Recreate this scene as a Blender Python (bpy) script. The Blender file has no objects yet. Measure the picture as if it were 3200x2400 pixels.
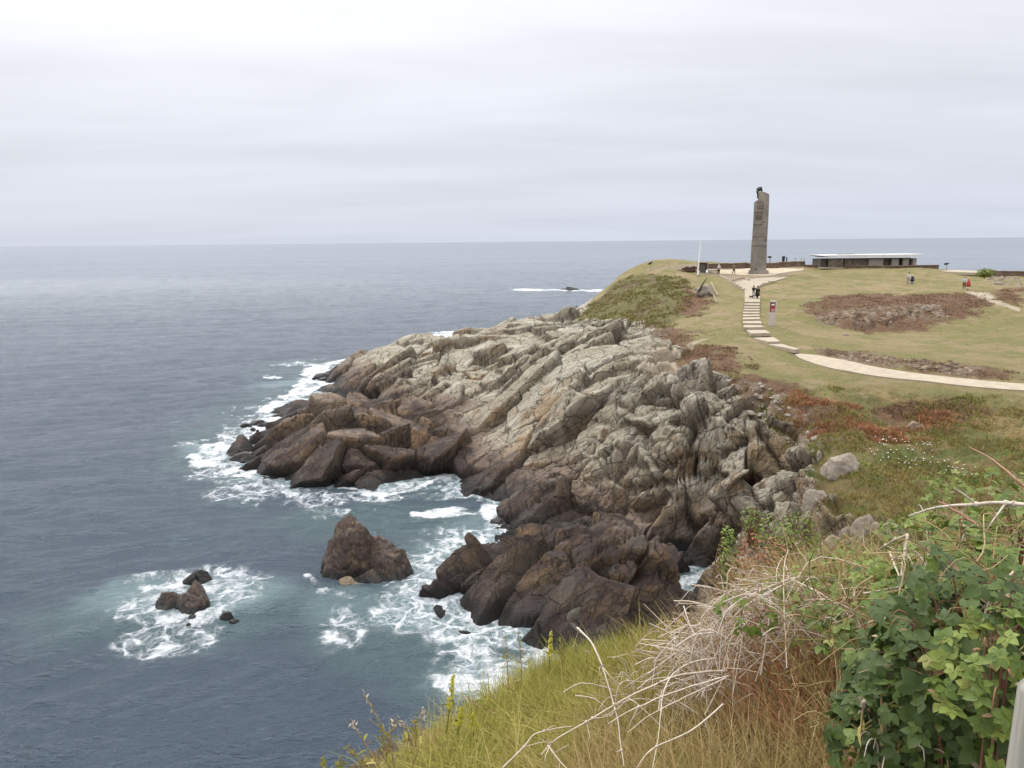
import bpy, bmesh, math, random
import numpy as np
from mathutils import Vector, Matrix
R_ = math.radians
rng = np.random.default_rng(7)
random.seed(7)
COL = bpy.context.scene.collection

# ------------------------------------------------------------------ camera
W, H, F = 3200.0, 2400.0, 2311.0
CAMZ = 21.5
PITCH, ROLL = R_(10.9), R_(0.52)
cam_d = bpy.data.cameras.new("camera"); cam = bpy.data.objects.new("camera", cam_d)
COL.objects.link(cam); bpy.context.scene.camera = cam
cam_d.sensor_width = 36.0; cam_d.lens = F / W * 36.0
cam_d.clip_start = 0.05; cam_d.clip_end = 200000
_rot = Matrix.Rotation(math.pi/2 - PITCH, 4, 'X') @ Matrix.Rotation(-ROLL, 4, 'Z')
cam.matrix_world = Matrix.Translation((0, 0, CAMZ)) @ _rot
RM = np.array(_rot.to_3x3())

def ray(px, py):
    d = RM @ np.array([(px - W/2)/F, -(py - H/2)/F, -1.0])
    return d
def P(px, py, z):                       # where the sight line through a point of the photo meets height z
    d = ray(px, py); t = (z - CAMZ)/d[2]
    return np.array([d[0]*t, d[1]*t, z])
def PD(px, py, dist):                   # the same at a horizontal distance
    d = ray(px, py); t = dist/math.hypot(d[0], d[1])
    return np.array([d[0]*t, d[1]*t, CAMZ + d[2]*t])

# ------------------------------------------------------------------ numpy noise
def hash3(ix, iy, iz, k):
    h = (ix.astype(np.int64)*374761393 + iy.astype(np.int64)*668265263 + iz.astype(np.int64)*2147483647 + k*1274126177) & 0xffffffff
    h = ((h ^ (h >> 13))*1274126177) & 0xffffffff
    h = ((h ^ (h >> 16))*2246822519) & 0xffffffff
    h = h ^ (h >> 15)
    return (h & 0xffffff).astype(np.float32)/np.float32(0xffffff)
def vnoise(p, k=0):
    i = np.floor(p).astype(np.int64); f = (p - i).astype(np.float32); f = f*f*f*(f*(f*6-15)+10)
    r = 0
    for dx in (0, 1):
        wx = f[:,0] if dx else 1-f[:,0]
        for dy in (0, 1):
            wy = f[:,1] if dy else 1-f[:,1]
            for dz in (0, 1):
                wz = f[:,2] if dz else 1-f[:,2]
                r = r + wx*wy*wz*hash3(i[:,0]+dx, i[:,1]+dy, i[:,2]+dz, k)
    return r*2-1
def fbm(p, o=4, k=0, gain=.5):
    a, s, t = 1.0, 0, 0
    for j in range(o):
        s = s + a*vnoise(p*(2.03**j) + 17.3*j, k+j); t += a; a *= gain
    return s/t
def worley(p, k=0):                     # F1, F2, random of the nearest cell (3), offset to its seed
    i = np.floor(p).astype(np.int64)
    n = len(p); f1 = np.full(n, 9e9, np.float32); f2 = f1.copy()
    ids = np.zeros((n, 3), np.float32); off = np.zeros((n, 3), np.float32)
    for dx in (-1, 0, 1):
        for dy in (-1, 0, 1):
            for dz in (-1, 0, 1):
                c = i + (dx, dy, dz)
                s = np.stack([c[:,a] + .08 + .84*hash3(c[:,0], c[:,1], c[:,2], k+a) for a in range(3)], 1)
                d = (p - s).astype(np.float32); q = (d*d).sum(1)
                m = q < f1
                f2 = np.where(m, f1, np.minimum(f2, q)); f1 = np.where(m, q, f1)
                off[m] = d[m]; cm = c[m]
                for a in range(3): ids[m, a] = hash3(cm[:,0], cm[:,1], cm[:,2], k+11+a)
    return np.sqrt(f1), np.sqrt(f2), ids, off
def sstep(a, b, x):
    t = np.clip((x-a)/(b-a), 0, 1); return t*t*(3-2*t)

class RBF:
    def __init__(s, pts, smooth=0.0):
        pts = np.asarray(pts, float); s.c = pts[:, :2]/50; n = len(pts)
        K = s.k(s.c) + np.eye(n)*smooth
        Pm = np.c_[np.ones(n), s.c]
        A = np.zeros((n+3, n+3)); A[:n,:n] = s.k(s.c) - np.eye(n)*smooth; A[:n,n:] = Pm; A[n:,:n] = Pm.T
        s.w = np.linalg.solve(A, np.r_[pts[:,2], 0, 0, 0])
    def k(s, q):
        d2 = ((q[:,None,:]-s.c[None])**2).sum(2)
        return np.sqrt(d2 + 1e-4)      # near-linear kernel, no overshoot between contour points
    def __call__(s, xy):
        xy = np.atleast_2d(xy)/50; out = np.empty(len(xy)); n = len(s.c)
        for a in range(0, len(xy), 40000):
            q = xy[a:a+40000]
            out[a:a+40000] = s.k(q) @ s.w[:n] + s.w[n] + q @ s.w[n+1:]
        return out

# ------------------------------------------------------------------ objects, tags
def tag(o, label=None, cat=None, group=None, kind=None):
    if label: o["label"] = label
    if cat: o["category"] = cat
    if group: o["group"] = group
    if kind: o["kind"] = kind
    return o
def mesh_np(name, v, f, mat=None, parent=None, smooth=False, attrs=None):
    """v (n,3); f: list of index arrays, each (m,k)"""
    me = bpy.data.meshes.new(name)
    v = np.asarray(v, np.float32)
    fs = f if isinstance(f, list) else [f]
    fs = [np.asarray(a, np.int32) for a in fs if len(a)]
    me.vertices.add(len(v)); me.vertices.foreach_set("co", v.ravel())
    nl = sum(a.size for a in fs); npoly = sum(len(a) for a in fs)
    me.loops.add(nl); me.loops.foreach_set("vertex_index", np.concatenate([a.ravel() for a in fs]))
    ls = np.concatenate([np.full(len(a), a.shape[1]) for a in fs]); st = np.r_[0, np.cumsum(ls)[:-1]]
    me.polygons.add(npoly); me.polygons.foreach_set("loop_start", st.astype(np.int32)); me.polygons.foreach_set("loop_total", ls.astype(np.int32))
    me.polygons.foreach_set("use_smooth", np.full(npoly, smooth))
    for k_, a in (attrs or {}).items():
        a = np.asarray(a, np.float32)
        if a.ndim == 2:
            at = me.attributes.new(k_, 'FLOAT_COLOR', 'POINT'); c = np.ones((len(v), 4), np.float32); c[:, :a.shape[1]] = a; at.data.foreach_set("color", c.ravel())
        else:
            at = me.attributes.new(k_, 'FLOAT', 'POINT'); at.data.foreach_set("value", a)
    me.update(); me.validate()
    if mat: me.materials.append(mat)
    o = bpy.data.objects.new(name, me); COL.objects.link(o)
    if parent: o.parent = parent
    return o
def empty(name, loc, rz=0):
    o = bpy.data.objects.new(name, None); COL.objects.link(o); o.location = loc; o.rotation_euler = (0, 0, rz); o.empty_display_size = .1
    return o
class MB:
    """collects primitive shapes into one mesh"""
    def __init__(s): s.v = []; s.q = []; s.t = []; s.n = 0
    def add(s, v, q=(), t=()):
        v = np.asarray(v, float); q = np.asarray(q, int); t = np.asarray(t, int)
        if len(q): s.q.append(q + s.n)
        if len(t): s.t.append(t + s.n)
        s.v.append(v); s.n += len(v); return s
    def box(s, c, size, rz=0, taper=1.0, bev=0):
        hx, hy, hz = np.array(size)/2
        pr = MB._oct(hx, hy, min(bev, hx*.45, hy*.45)) if bev else np.array([(-hx,-hy),(hx,-hy),(hx,hy),(-hx,hy)])
        return s.prism(pr, c[2]-hz, c[2]+hz, (c[0], c[1]), rz, taper)
    @staticmethod
    def _oct(x, y, b): return np.array([(-x+b,-y),(x-b,-y),(x,-y+b),(x,y-b),(x-b,y),(-x+b,y),(-x,y-b),(-x,-y+b)])
    def prism(s, poly, z0, z1, o=(0,0), rz=0, taper=1.0):
        poly = np.asarray(poly, float); n = len(poly); c, sn = math.cos(rz), math.sin(rz)
        def tr(p): return np.c_[p[:,0]*c-p[:,1]*sn+o[0], p[:,0]*sn+p[:,1]*c+o[1]]
        v = np.r_[np.c_[tr(poly), np.full(n, z0)], np.c_[tr(poly*taper), np.full(n, z1)], [[*tr(np.zeros((1,2)))[0], z0]], [[*tr(np.zeros((1,2)))[0], z1]]]
        q = [(i, (i+1)%n, n+(i+1)%n, n+i) for i in range(n)]
        t = [((i+1)%n, i, 2*n) for i in range(n)] + [(n+i, n+(i+1)%n, 2*n+1) for i in range(n)]
        return s.add(v, q, t)
    def tube(s, pts, rad, n=6, cap=True):
        pts = np.asarray(pts, float); m = len(pts); rad = np.broadcast_to(rad, (m,))
        t = np.gradient(pts, axis=0); t /= np.linalg.norm(t, axis=1)[:,None]+1e-9
        up = np.array([0,0,1.0]) if abs(t[0][2]) < .9 else np.array([1.0,0,0])
        a = np.linspace(0, 2*np.pi, n, endpoint=False); vs = []
        for i in range(m):
            x = np.cross(t[i], up); x /= np.linalg.norm(x)+1e-9; y = np.cross(x, t[i]); up = y
            vs.append(pts[i] + rad[i]*(np.cos(a)[:,None]*x + np.sin(a)[:,None]*y))
        v = np.concatenate(vs); q = [(i*n+j, i*n+(j+1)%n, (i+1)*n+(j+1)%n, (i+1)*n+j) for i in range(m-1) for j in range(n)]
        tt = []
        if cap:
            v = np.r_[v, [pts[0]], [pts[-1]]]; k = m*n
            tt = [((j+1)%n, j, k) for j in range(n)] + [((m-1)*n+j, (m-1)*n+(j+1)%n, k+1) for j in range(n)]
        return s.add(v, q, tt)
    def ball(s, c, r, nu=10, nv=7, jit=0, seed=0):
        r = np.broadcast_to(r, (3,)); th = np.linspace(0, np.pi, nv); ph = np.linspace(0, 2*np.pi, nu, endpoint=False)
        v = np.array([(math.sin(a)*math.cos(b), math.sin(a)*math.sin(b), math.cos(a)) for a in th for b in ph])
        if jit: v *= 1 + jit*fbm(v*1.7+seed*3.1, 3, seed)[:,None]
        q = [(i*nu+j, (i+1)*nu+j, (i+1)*nu+(j+1)%nu, i*nu+(j+1)%nu) for i in range(nv-1) for j in range(nu)]
        return s.add(v*r + np.asarray(c), q)
    def build(s, name, mat=None, parent=None, smooth=False, attrs=None):
        return mesh_np(name, np.concatenate(s.v), [np.concatenate(s.q) if s.q else [], np.concatenate(s.t) if s.t else []], mat, parent, smooth, attrs)

# ------------------------------------------------------------------ materials
class NT:
    def __init__(s, name):
        s.m = bpy.data.materials.new(name); s.m.use_nodes = True; s.t = s.m.node_tree; s.n = s.t.nodes; s.l = s.t.links
        s.b = s.n["Principled BSDF"]
        s.geo = s.n.new("ShaderNodeNewGeometry"); s.pos = s.geo.outputs["Position"]
        s.tc = s.n.new("ShaderNodeTexCoord"); s.obj = s.tc.outputs["Object"]
    def s_(s, inp, v):
        if isinstance(v, bpy.types.NodeSocket): s.l.new(v, inp)
        elif isinstance(v, (tuple, list)) and inp.type == 'RGBA': inp.default_value = (*v[:3], 1)
        elif v is not None: inp.default_value = v
    def node(s, typ, ins=None, **kw):
        n = s.n.new(typ)
        for k, v in kw.items(): setattr(n, k, v)
        for k, v in (ins or {}).items(): s.s_(n.inputs[k], v)
        return n
    def math(s, op, a, b=0.0, c=0.0, clamp=False):
        return s.node("ShaderNodeMath", {0: a, 1: b, 2: c}, operation=op, use_clamp=clamp).outputs[0]
    def map(s, v, a, b, c=0.0, d=1.0, smooth=True):
        return s.node("ShaderNodeMapRange", {0: v, 1: a, 2: b, 3: c, 4: d}, interpolation_type='SMOOTHSTEP' if smooth else 'LINEAR').outputs[0]
    def mix(s, f, a, b, mode='MIX'):
        n = s.node("ShaderNodeMix", data_type='RGBA', blend_type=mode); s.s_(n.inputs[0], f); s.s_(n.inputs[6], a); s.s_(n.inputs[7], b); return n.outputs[2]
    def noise(s, scale, detail=4, rough=.55, vec=None, st=None, dist=0.0, typ='FBM'):
        v = vec or s.pos
        if st: v = s.node("ShaderNodeMapping", {"Vector": v, "Scale": st[0], "Rotation": st[1] if len(st) > 1 else (0,0,0)}).outputs[0]
        return s.node("ShaderNodeTexNoise", {"Vector": v, "Scale": scale, "Detail": detail, "Roughness": rough, "Distortion": dist}, noise_type=typ).outputs["Fac"]
    def voro(s, scale, feature='F1', vec=None, out="Distance", st=None, rnd=1.0):
        v = vec or s.pos
        if st: v = s.node("ShaderNodeMapping", {"Vector": v, "Scale": st[0], "Rotation": st[1] if len(st) > 1 else (0,0,0)}).outputs[0]
        return s.node("ShaderNodeTexVoronoi", {"Vector": v, "Scale": scale, "Randomness": rnd}, feature=feature).outputs[out]
    def attr(s, name, col=False):
        n = s.node("ShaderNodeAttribute", attribute_name=name); return n.outputs["Color" if col else "Fac"]
    def bump(s, h, strength=.5, dist=.05, n=None):
        nd = s.node("ShaderNodeBump", {"Height": h, "Strength": strength, "Distance": dist})
        if n: s.l.new(n, nd.inputs["Normal"])
        return nd.outputs[0]
    def out(s, color=None, rough=None, normal=None, spec=None, **kw):
        s.s_(s.b.inputs["Base Color"], color); s.s_(s.b.inputs["Roughness"], rough)
        if normal is not None: s.l.new(normal, s.b.inputs["Normal"])
        if spec is not None: s.s_(s.b.inputs["Specular IOR Level"], spec)
        for k, v in kw.items(): s.s_(s.b.inputs[k], v)
        return s.m
def simple(name, c1, c2=None, scale=8, rough=.8, bump=.3, dist=.02, spec=.3, c3=None):
    t = NT(name); c2 = c2 or tuple(x*.7 for x in c1)
    n1 = t.noise(scale, 6, .6, vec=t.obj); col = t.mix(t.map(n1, .35, .65), c1, c2)
    if c3: col = t.mix(t.map(t.noise(scale*.35, 3, .6, vec=t.obj), .5, .68), col, c3)
    return t.out(col, rough, t.bump(t.noise(scale*3, 5, .65, vec=t.obj), bump, dist), spec)
# ------------------------------------------------------------------ the lie of the land (heights at sighted points)
far_img = [
 # waterline of the headland, from the far tip round the outcrop and the cove
 (1018,1172,0),(1042,1203,0),(1100,1232,0),(1186,1275,0),(1235,1292,1.0),
 (1150,1268,-.6),(1060,1262,-1.5),
 (926,1290,0),(839,1348,0),(800,1390,0),(779,1478,0),(926,1528,0),(1013,1521,0),(1120,1532,0),(1200,1536,0),(1302,1514,0),(1374,1507,0),
 (1425,1535,0),(1533,1550,0),(1555,1608,0),(1606,1685,0),
 (1447,1796,0),(1392,1837,0),(1408,1884,0),(1476,1905,0),(1560,1884,0),(1558,1985,0),(1640,2010,0),(1721,2015,0),(1790,2085,0),(1900,2080,0),(2050,2010,0),
 (2170,1905,0),(2150,1820,0),(2090,1730,0),(2140,1745,-.4),(2210,1780,-.4),
 # outcrop
 (940,1255,1.6),(1000,1232,3.6),(1040,1265,3.2),(1090,1290,4.2),(1125,1300,4.0),(1180,1285,3.6),(1280,1290,5.0),(1330,1300,4.8),(900,1330,3.6),(860,1400,2.2),
 (840,1470,1.0),(950,1450,2.6),(1050,1400,4.0),(1180,1430,3.0),(1300,1440,2.6),(1100,1500,1.2),(1250,1490,1.0),(1370,1400,3.4),(1420,1450,1.8),(1430,1500,.8),
 (1500,1500,1.0),(1470,1420,2.2),
 # far lobe of rock
 (1060,1150,3.0),(1110,1118,4.6),(1180,1088,6.2),(1270,1052,8.2),(1350,1050,8.4),(1390,1055,8.8),(1460,1060,9.2),(1533,1028,10.4),(1620,1005,11.4),(1736,984,13.0),
 (1100,1180,3.0),(1180,1200,3.2),(1250,1180,4.8),(1250,1255,2.6),(1320,1250,3.8),(1340,1150,6.6),(1340,1100,7.8),(1450,1180,7.2),(1450,1110,8.8),(1560,1080,10.3),
 (1420,1290,3.8),(1450,1350,3.0),(1560,1250,7.0),(1550,1350,4.4),(1650,1180,9.8),(1650,1060,11.3),(1750,1080,12.4),
 # main slope above the cove
 (1700,1300,7.6),(1600,1420,3.9),(1620,1520,1.6),(1700,1550,1.8),(1750,1450,4.4),(1800,1350,7.2),(1850,1250,10.4),(1900,1180,12.6),(1950,1130,14.0),(1850,1130,12.8),
 (1800,1540,2.8),(1900,1450,5.6),(1950,1350,8.6),(2000,1260,11.6),(2050,1200,13.2),(2150,1185,14.2),(2240,1190,14.3),
 (1740,1620,1.4),(1850,1620,1.9),(1950,1600,3.0),(2050,1560,4.6),(2100,1450,7.8),(2150,1350,10.4),(2200,1270,12.3),(2120,1650,2.2),(2050,1660,1.0),
 (2180,1690,.8),(2250,1660,2.2),(2220,1560,5.4),(2280,1450,8.6),(2350,1360,11.0),(2400,1280,12.8),(2300,1240,13.4),(2350,1560,5.2),(2420,1480,8.8),(2480,1400,10.8),
 # mass of dark rock in the cove
 (1600,1700,3.2),(1650,1645,5.2),(1700,1660,5.0),(1760,1680,5.0),(1830,1670,5.2),(1930,1660,5.7),(1990,1680,5.9),(2060,1720,5.2),(2110,1810,3.2),
 (1520,1750,3.3),(1450,1830,1.7),(1500,1810,2.6),(1560,1720,3.9),(1560,1830,1.6),(1650,1780,3.9),(1750,1760,4.6),(1850,1800,4.2),(1950,1780,4.8),(2050,1850,3.0),(1630,1900,1.8),(1750,1890,2.6),
 (1870,1900,2.8),(1980,1920,2.4),(2100,1920,1.0),(1700,1970,.9),(1850,2000,1.3),(2000,1980,1.1),
 # sea floor
 (900,1190,-3),(1000,1210,-2),(850,1280,-2),(700,1400,-3),(700,1520,-3),(850,1600,-3),(1050,1600,-2.5),(1250,1600,-2.5),(1400,1600,-2),(1480,1640,-2.4),
 (1400,1730,-2.4),(1250,1850,-3),(1300,1980,-3),(1450,2000,-2.4),(1450,2150,-3),(1650,2120,-1.6),(2260,1840,-1.0),(600,1800,-4),(300,1500,-5),(400,2200,-5),
 # mound and plateau
 (1823,955,14.2),(1860,925,15.6),(1924,868,18.5),(1970,852,19.2),(2025,843,19.6),(2098,827,20.4),(2180,826,20.2),
 (1900,960,14.8),(1950,1000,14.6),(2000,920,17.2),(2100,950,16.6),(2100,880,18.6),(2150,1020,15.6),(2050,1050,14.9),(2240,930,17.4),(2230,990,16.2),(2180,865,19.1),
 (2260,1090,15.2),(2200,1110,14.9),(2330,1060,15.3),(2340,1000,16.1),(2345,950,17.0),(2350,915,17.7),(2350,880,18.9),(2300,860,19.2),(2420,870,19.2),(2250,846,19.4),(2500,846,19.6),
 (2405,1017,15.9),(2450,950,17.0),(2450,1060,15.2),(2520,1120,14.6),(2700,1165,14.5),(2900,1190,14.5),(3190,1214,14.6),
 (2550,900,18.1),(2700,890,18.3),(2850,889,18.2),(3010,905,18.1),(3150,900,18.0),(2550,850,19.6),(2700,840,20.0),(2860,835,20.0),(3000,850,19.3),(3190,860,18.9),
 (2500,960,16.9),(2600,930,17.6),(2800,920,17.6),(3000,915,17.7),(3190,930,17.3),
 (2560,1030,15.2),(2700,1035,14.8),(2850,1030,15.1),(3000,1020,15.3),(3190,1010,15.7),(2700,980,16.5),(2900,975,16.6),(3100,965,16.7),
 (2600,1080,14.9),(2800,1090,14.8),(3000,1100,14.8),(3190,1110,14.8),(2650,1120,15.0),(2900,1145,14.9),(3190,1180,14.8),
 # slope this side of the path
 (2400,1170,14.4),(2500,1200,14.1),(2700,1230,13.7),(2900,1260,13.4),(3190,1290,13.6),(2550,1300,12.8),(2750,1350,12.0),(2950,1380,12.0),(3190,1400,12.4),
 (2550,1400,11.6),(2650,1480,10.9),(2850,1480,10.8),(3100,1500,11.2),(2550,1550,9.6),(2700,1600,9.8),(2900,1600,10.2),(2480,1600,7.6),
]
far_w = []
def zm(z): return z*.75 if z < 14 else z-3.5      # surveyed for an eye height of 25 m, lowered to 21.5
def pol(px, r, z):                       # a point on the bearing of a photo column
    d = ray(px, 1200); k = r*(.86 if z < 13 and r < 60 else .93 if r > 100 and px < 1650 else 1)/math.hypot(d[0], d[1]); far_w.append((d[0]*k, d[1]*k, zm(z)))
for px, rr in ((900,150),(1150,146),(1350,146),(1550,140),(1750,136),(1850,141),(1950,150),(2050,162)):
    pol(px, rr, -1.0); pol(px, rr+12, -5)
for px in (2150,2350,2550,2750,2950,3190,3400,3700): pol(px, 152, 19.8 if px < 2900 else 18.9); pol(px, 172, -1); pol(px, 190, -5)
for px in (3450, 3800):
    for rr, z in ((130,18.6),(100,17.8),(80,15.5),(60,14.9),(45,13.4),(30,12.6),(20,14),(12,17.5)): pol(px, rr, z)
# the cliff below the photographer
for px, ps in {-400:((6,16),(12,6),(17,-1),(24,-4)), 300:((6,17),(12,8),(18,0),(24,-3)), 900:((7,17),(12,10),(19,0),(27,-3)), 1500:((9,16.5),(14,9),(20,1),(24,-1),(32,-2.5)),
               1900:((10,16.5),(15,11),(22,3),(28,0),(33,-1.0)), 2200:((12,16.6),(18,12),(27,7.4),(33,4),(38,.6),(42,-.4)), 2400:((12,17.5),(20,13.6),(28,10.6),(34,8.9),(38,5.0),(41,4.2)),
               2600:((12,18),(20,14.6),(27,12.0)), 2900:((12,18.4),(20,14.8),(28,12.2)), 3200:((12,18.6),(20,15),(28,12.6))}.items():
    for r0, z0 in ps: pol(px, r0, z0)
far_pts = [tuple(P(x, y, zm(z))) for x, y, z in far_img] + far_w
FAR = RBF(far_pts, .012)
# the bank right in front of the photographer: (photo column, distance, height)
near_pol = []
for px, ps in {-900:((1.2,23.1),(3,21.4),(6,18)), -100:((1.2,23.1),(3,21.2),(6,17.5)), 700:((1.2,23.1),(3,21.5),(4.5,20.4),(6,18.4)), 1100:((1.2,23.2),(3,22.0),(4.6,21.25),(6,19.2)),
               1600:((1.2,23.2),(3,22.4),(5.4,21.3),(7,19.4)), 2100:((1.2,23.3),(3,22.65),(5,22.0),(7,20.3)), 2500:((1.2,23.3),(2.6,23.0),(4.6,22.5),(7,20.8)),
               2900:((1.2,23.4),(2.6,23.2),(4.2,22.95),(7,21.2)), 3300:((1.2,23.4),(2.6,23.4),(4.2,23.1),(7,21.5)), 4200:((1.2,23.4),(3,23.5),(7,22))}.items():
    d = ray(px, 1200); L = math.hypot(d[0], d[1])
    for r0, z0 in ps: near_pol.append((d[0]/L*r0, d[1]/L*r0, z0-3.5))
near_pol += [(-1,-.5,19.9),(0,-.5,19.9),(1,-.5,19.9),(0,0,19.9)]
NEAR = RBF([(x*8, y*8, z) for x, y, z in near_pol], 1e-4)
def ground0(xy):
    xy = np.atleast_2d(xy); r = np.hypot(xy[:,0], xy[:,1]); w = sstep(6.0, 11.0, r)
    z = np.zeros(len(xy)); m = w < 1; z[m] += (1-w[m])*NEAR(xy[m]*8); m = w > 0; z[m] += w[m]*FAR(xy[m])
    return z
def hit(px, py, rmin=20.0, rmax=185.0):  # first ground the sight line meets
    d = ray(px, py); L = math.hypot(d[0], d[1]); rs = np.arange(rmin, rmax, .25)
    xy = np.c_[d[0]/L*rs, d[1]/L*rs]; zl = CAMZ + d[2]/L*rs; g = ground0(xy)
    k = np.nonzero(g > zl)[0]
    if not len(k): k = [int(np.argmin(np.abs(zl-g)))]
    k = k[0]; return np.array([xy[k,0], xy[k,1], g[k]])
def world_poly(pts, rmin=20): return np.array([hit(x, y, rmin)[:2] for x, y in pts])
def sdist(poly, xy, closed=True):         # signed distance to a polygon, inside positive
    a = poly; b = np.roll(poly, -1, 0)
    if not closed: a = poly[:-1]; b = poly[1:]
    d = np.full(len(xy), 1e9); ins = np.zeros(len(xy), bool)
    for p, q in zip(a, b):
        e = q-p; L2 = (e*e).sum()+1e-12; w = xy-p; t = np.clip((w@e)/L2, 0, 1)
        d = np.minimum(d, ((w-t[:,None]*e)**2).sum(1))
        if closed and p[1] != q[1]:
            c = ((p[1] > xy[:,1]) != (q[1] > xy[:,1])) & (xy[:,0] < (q[0]-p[0])*(xy[:,1]-p[1])/(q[1]-p[1])+p[0]); ins ^= c
    d = np.sqrt(d); return np.where(ins, d, -d) if closed else d

# zones on the ground, as outlines walked over the land
Z_turf = world_poly([(1800,990),(1850,1000),(1990,1010),(2090,1070),(2180,1085),(2130,1120),(2080,1130),(2110,1165),(2250,1185),(2330,1250),(2480,1340),(2560,1440),(2600,1560),(2560,1700),(3800,1700),(3800,1300)])
far_edge = np.array([(130,60),(150,150),(60,175),(25,165),(16,160),(12,142),(12.5,133)] )
Z_turf = np.r_[Z_turf, far_edge, world_poly([(1835,950),(1815,975)])]
Z_mound = world_poly([(1800,1000),(1830,960),(1925,880),(2000,855),(2150,870),(2165,950),(2120,1000),(2080,1045),(1950,1020),(1860,1010)])
Z_browns = [world_poly(p) for p in (
 [(2150,905),(2200,930),(2235,945),(2190,985),(2140,1000),(2120,960)],
 [(1900,1020),(2060,1010),(2100,1045),(2230,1035),(2180,1060),(2120,1085),(2090,1120),(2010,1130),(2000,1090)],
 [(2110,1120),(2180,1075),(2290,1080),(2330,1120),(2340,1150),(2290,1180),(2180,1170),(2120,1155)],
 [(2240,1180),(2350,1170),(2480,1200),(2640,1290),(2700,1360),(2560,1380),(2440,1340),(2350,1270),(2250,1210)],
 [(2520,950),(2600,925),(2700,920),(2830,917),(2990,915),(3100,918),(3100,960),(3010,1000),(2880,1035),(2700,1040),(2590,1010),(2520,975)],
 [(3110,905),(3190,900),(3190,960),(3120,940)],
 [(2600,1098),(2700,1095),(2850,1125),(3000,1145),(3190,1162),(3190,1192),(2950,1175),(2750,1145),(2620,1118)],
 [(2700,1260),(2950,1240),(3060,1290),(2980,1340),(2760,1330)],
 [(3040,840),(3190,840),(3190,858),(3060,856)])]
Z_stony = [world_poly(p) for p in (
 [(2560,985),(2640,975),(2760,960),(2950,965),(2960,995),(2830,1005),(2700,1020),(2580,1012)],
 [(2590,1098),(2700,1095),(2850,1125),(3050,1150),(3060,1172),(2850,1155),(2700,1132),(2600,1112)],
 [(3080,860),(3190,870),(3190,900),(3110,885)],
 [(3040,842),(3190,842),(3190,858),(3060,856)],
 [(1900,1030),(2010,1010),(2080,1030),(2050,1070),(1990,1090),(1920,1060)],
 [(2240,1200),(2400,1210),(2520,1290),(2620,1360),(2560,1400),(2420,1330),(2280,1260)])]
Z_sand = [world_poly(p) for p in (
 [(1960,1160),(2060,1125),(2130,1090),(2190,1060),(2255,1045),(2190,1068),(2135,1100),(2105,1130),(2125,1165),(2240,1186),(2230,1193),(2120,1190),(2030,1178),(2050,1155)],
 [(3070,917),(3090,916),(3130,945),(3190,962),(3190,978),(3120,955),(3050,925),(3010,913),(3030,912)],)]
Z_wet = world_poly([(2480,1400),(2700,1380),(2950,1400),(3190,1480),(3190,1700),(2500,1700)])

# ------------------------------------------------------------------ mesh of the land: rings round the headland, close where it is seen close
az = np.concatenate([np.linspace(-62,-37,40)[:-1], np.linspace(-37,37.5,980), np.linspace(37.5,62,40)[1:]])
rs = [0.0, .6]
while rs[-1] < 195:
    r_ = rs[-1]
    rs.append(r_ + (.05+.02*r_ if r_ < 25 else .5 if r_ < 33 else .125 + max(0, r_-70)*.0022))
rs = np.array(rs); A_, Rr = np.meshgrid(np.radians(az), rs)
XY = np.c_[(Rr*np.sin(A_)).ravel(), (Rr*np.cos(A_)).ravel()]; nr, na = Rr.shape
XY[:,1] -= .0
Z0 = ground0(XY); Z2 = Z0.reshape(nr, na)
P0 = np.c_[XY, Z0]
X2 = P0.reshape(nr, na, 3)
du = np.gradient(X2, axis=1); dv = np.gradient(X2, axis=0)
Nn = np.cross(du, dv).reshape(-1,3); Nn /= np.linalg.norm(Nn, axis=1)[:,None]+1e-9
Nn[Nn[:,2] < 0] *= -1; Nn[:na] = (0,0,1)
r_all = Rr.ravel()
wob = fbm(np.c_[XY*.25, Z0*.25], 4, 3)*2.2 + fbm(np.c_[XY*1.3, Z0], 3, 5)*.8
def zone(poly, soft=.8, w=1.0): return sstep(-soft, soft, sdist(poly, XY) + wob*w)
m_turf = zone(Z_turf, .7, 1.1); m_turf = np.where(r_all < 20, 1.0, m_turf)
m_turf = np.maximum(m_turf, (1-sstep(36, 42, r_all + wob*2))*sstep(3, 7, Z0+wob))
m_mound = zone(Z_mound, .8, .5)*m_turf
m_brown = np.zeros(len(XY)); m_stony = m_brown.copy(); m_sand = m_brown.copy()
for q in Z_browns: m_brown = np.maximum(m_brown, zone(q, 2.4, 1.1))
for q in Z_stony: m_stony = np.maximum(m_stony, zone(q, .8, .7))
for q in Z_sand: m_sand = np.maximum(m_sand, zone(q, .35, .22))
m_wet = zone(Z_wet, 3, 1)*(r_all > 18)
m_washed = zone(np.array([P(*q)[:2] for q in ((1380,1850,0),(1480,1740,0),(1640,1610,0),(1850,1600,1.5),(2030,1640,2),(2200,1750,0),(2230,1950,0),(2000,2150,0),(1500,2150,0))]), 1.5, .5)
m_washed = np.maximum(m_washed, .62*zone(np.array([P(*q)[:2] for q in ((720,1390,0),(900,1240,0),(1060,1245,0),(1230,1290,0),(1400,1350,1),(1440,1560,0),(1200,1600,0),(760,1560,0))]), 2.5, .6))
rock = (1-m_turf)
stony = m_stony*np.where(fbm(np.c_[XY*.9, Z0], 3, 41) > -.15, 1, .25)
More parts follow.
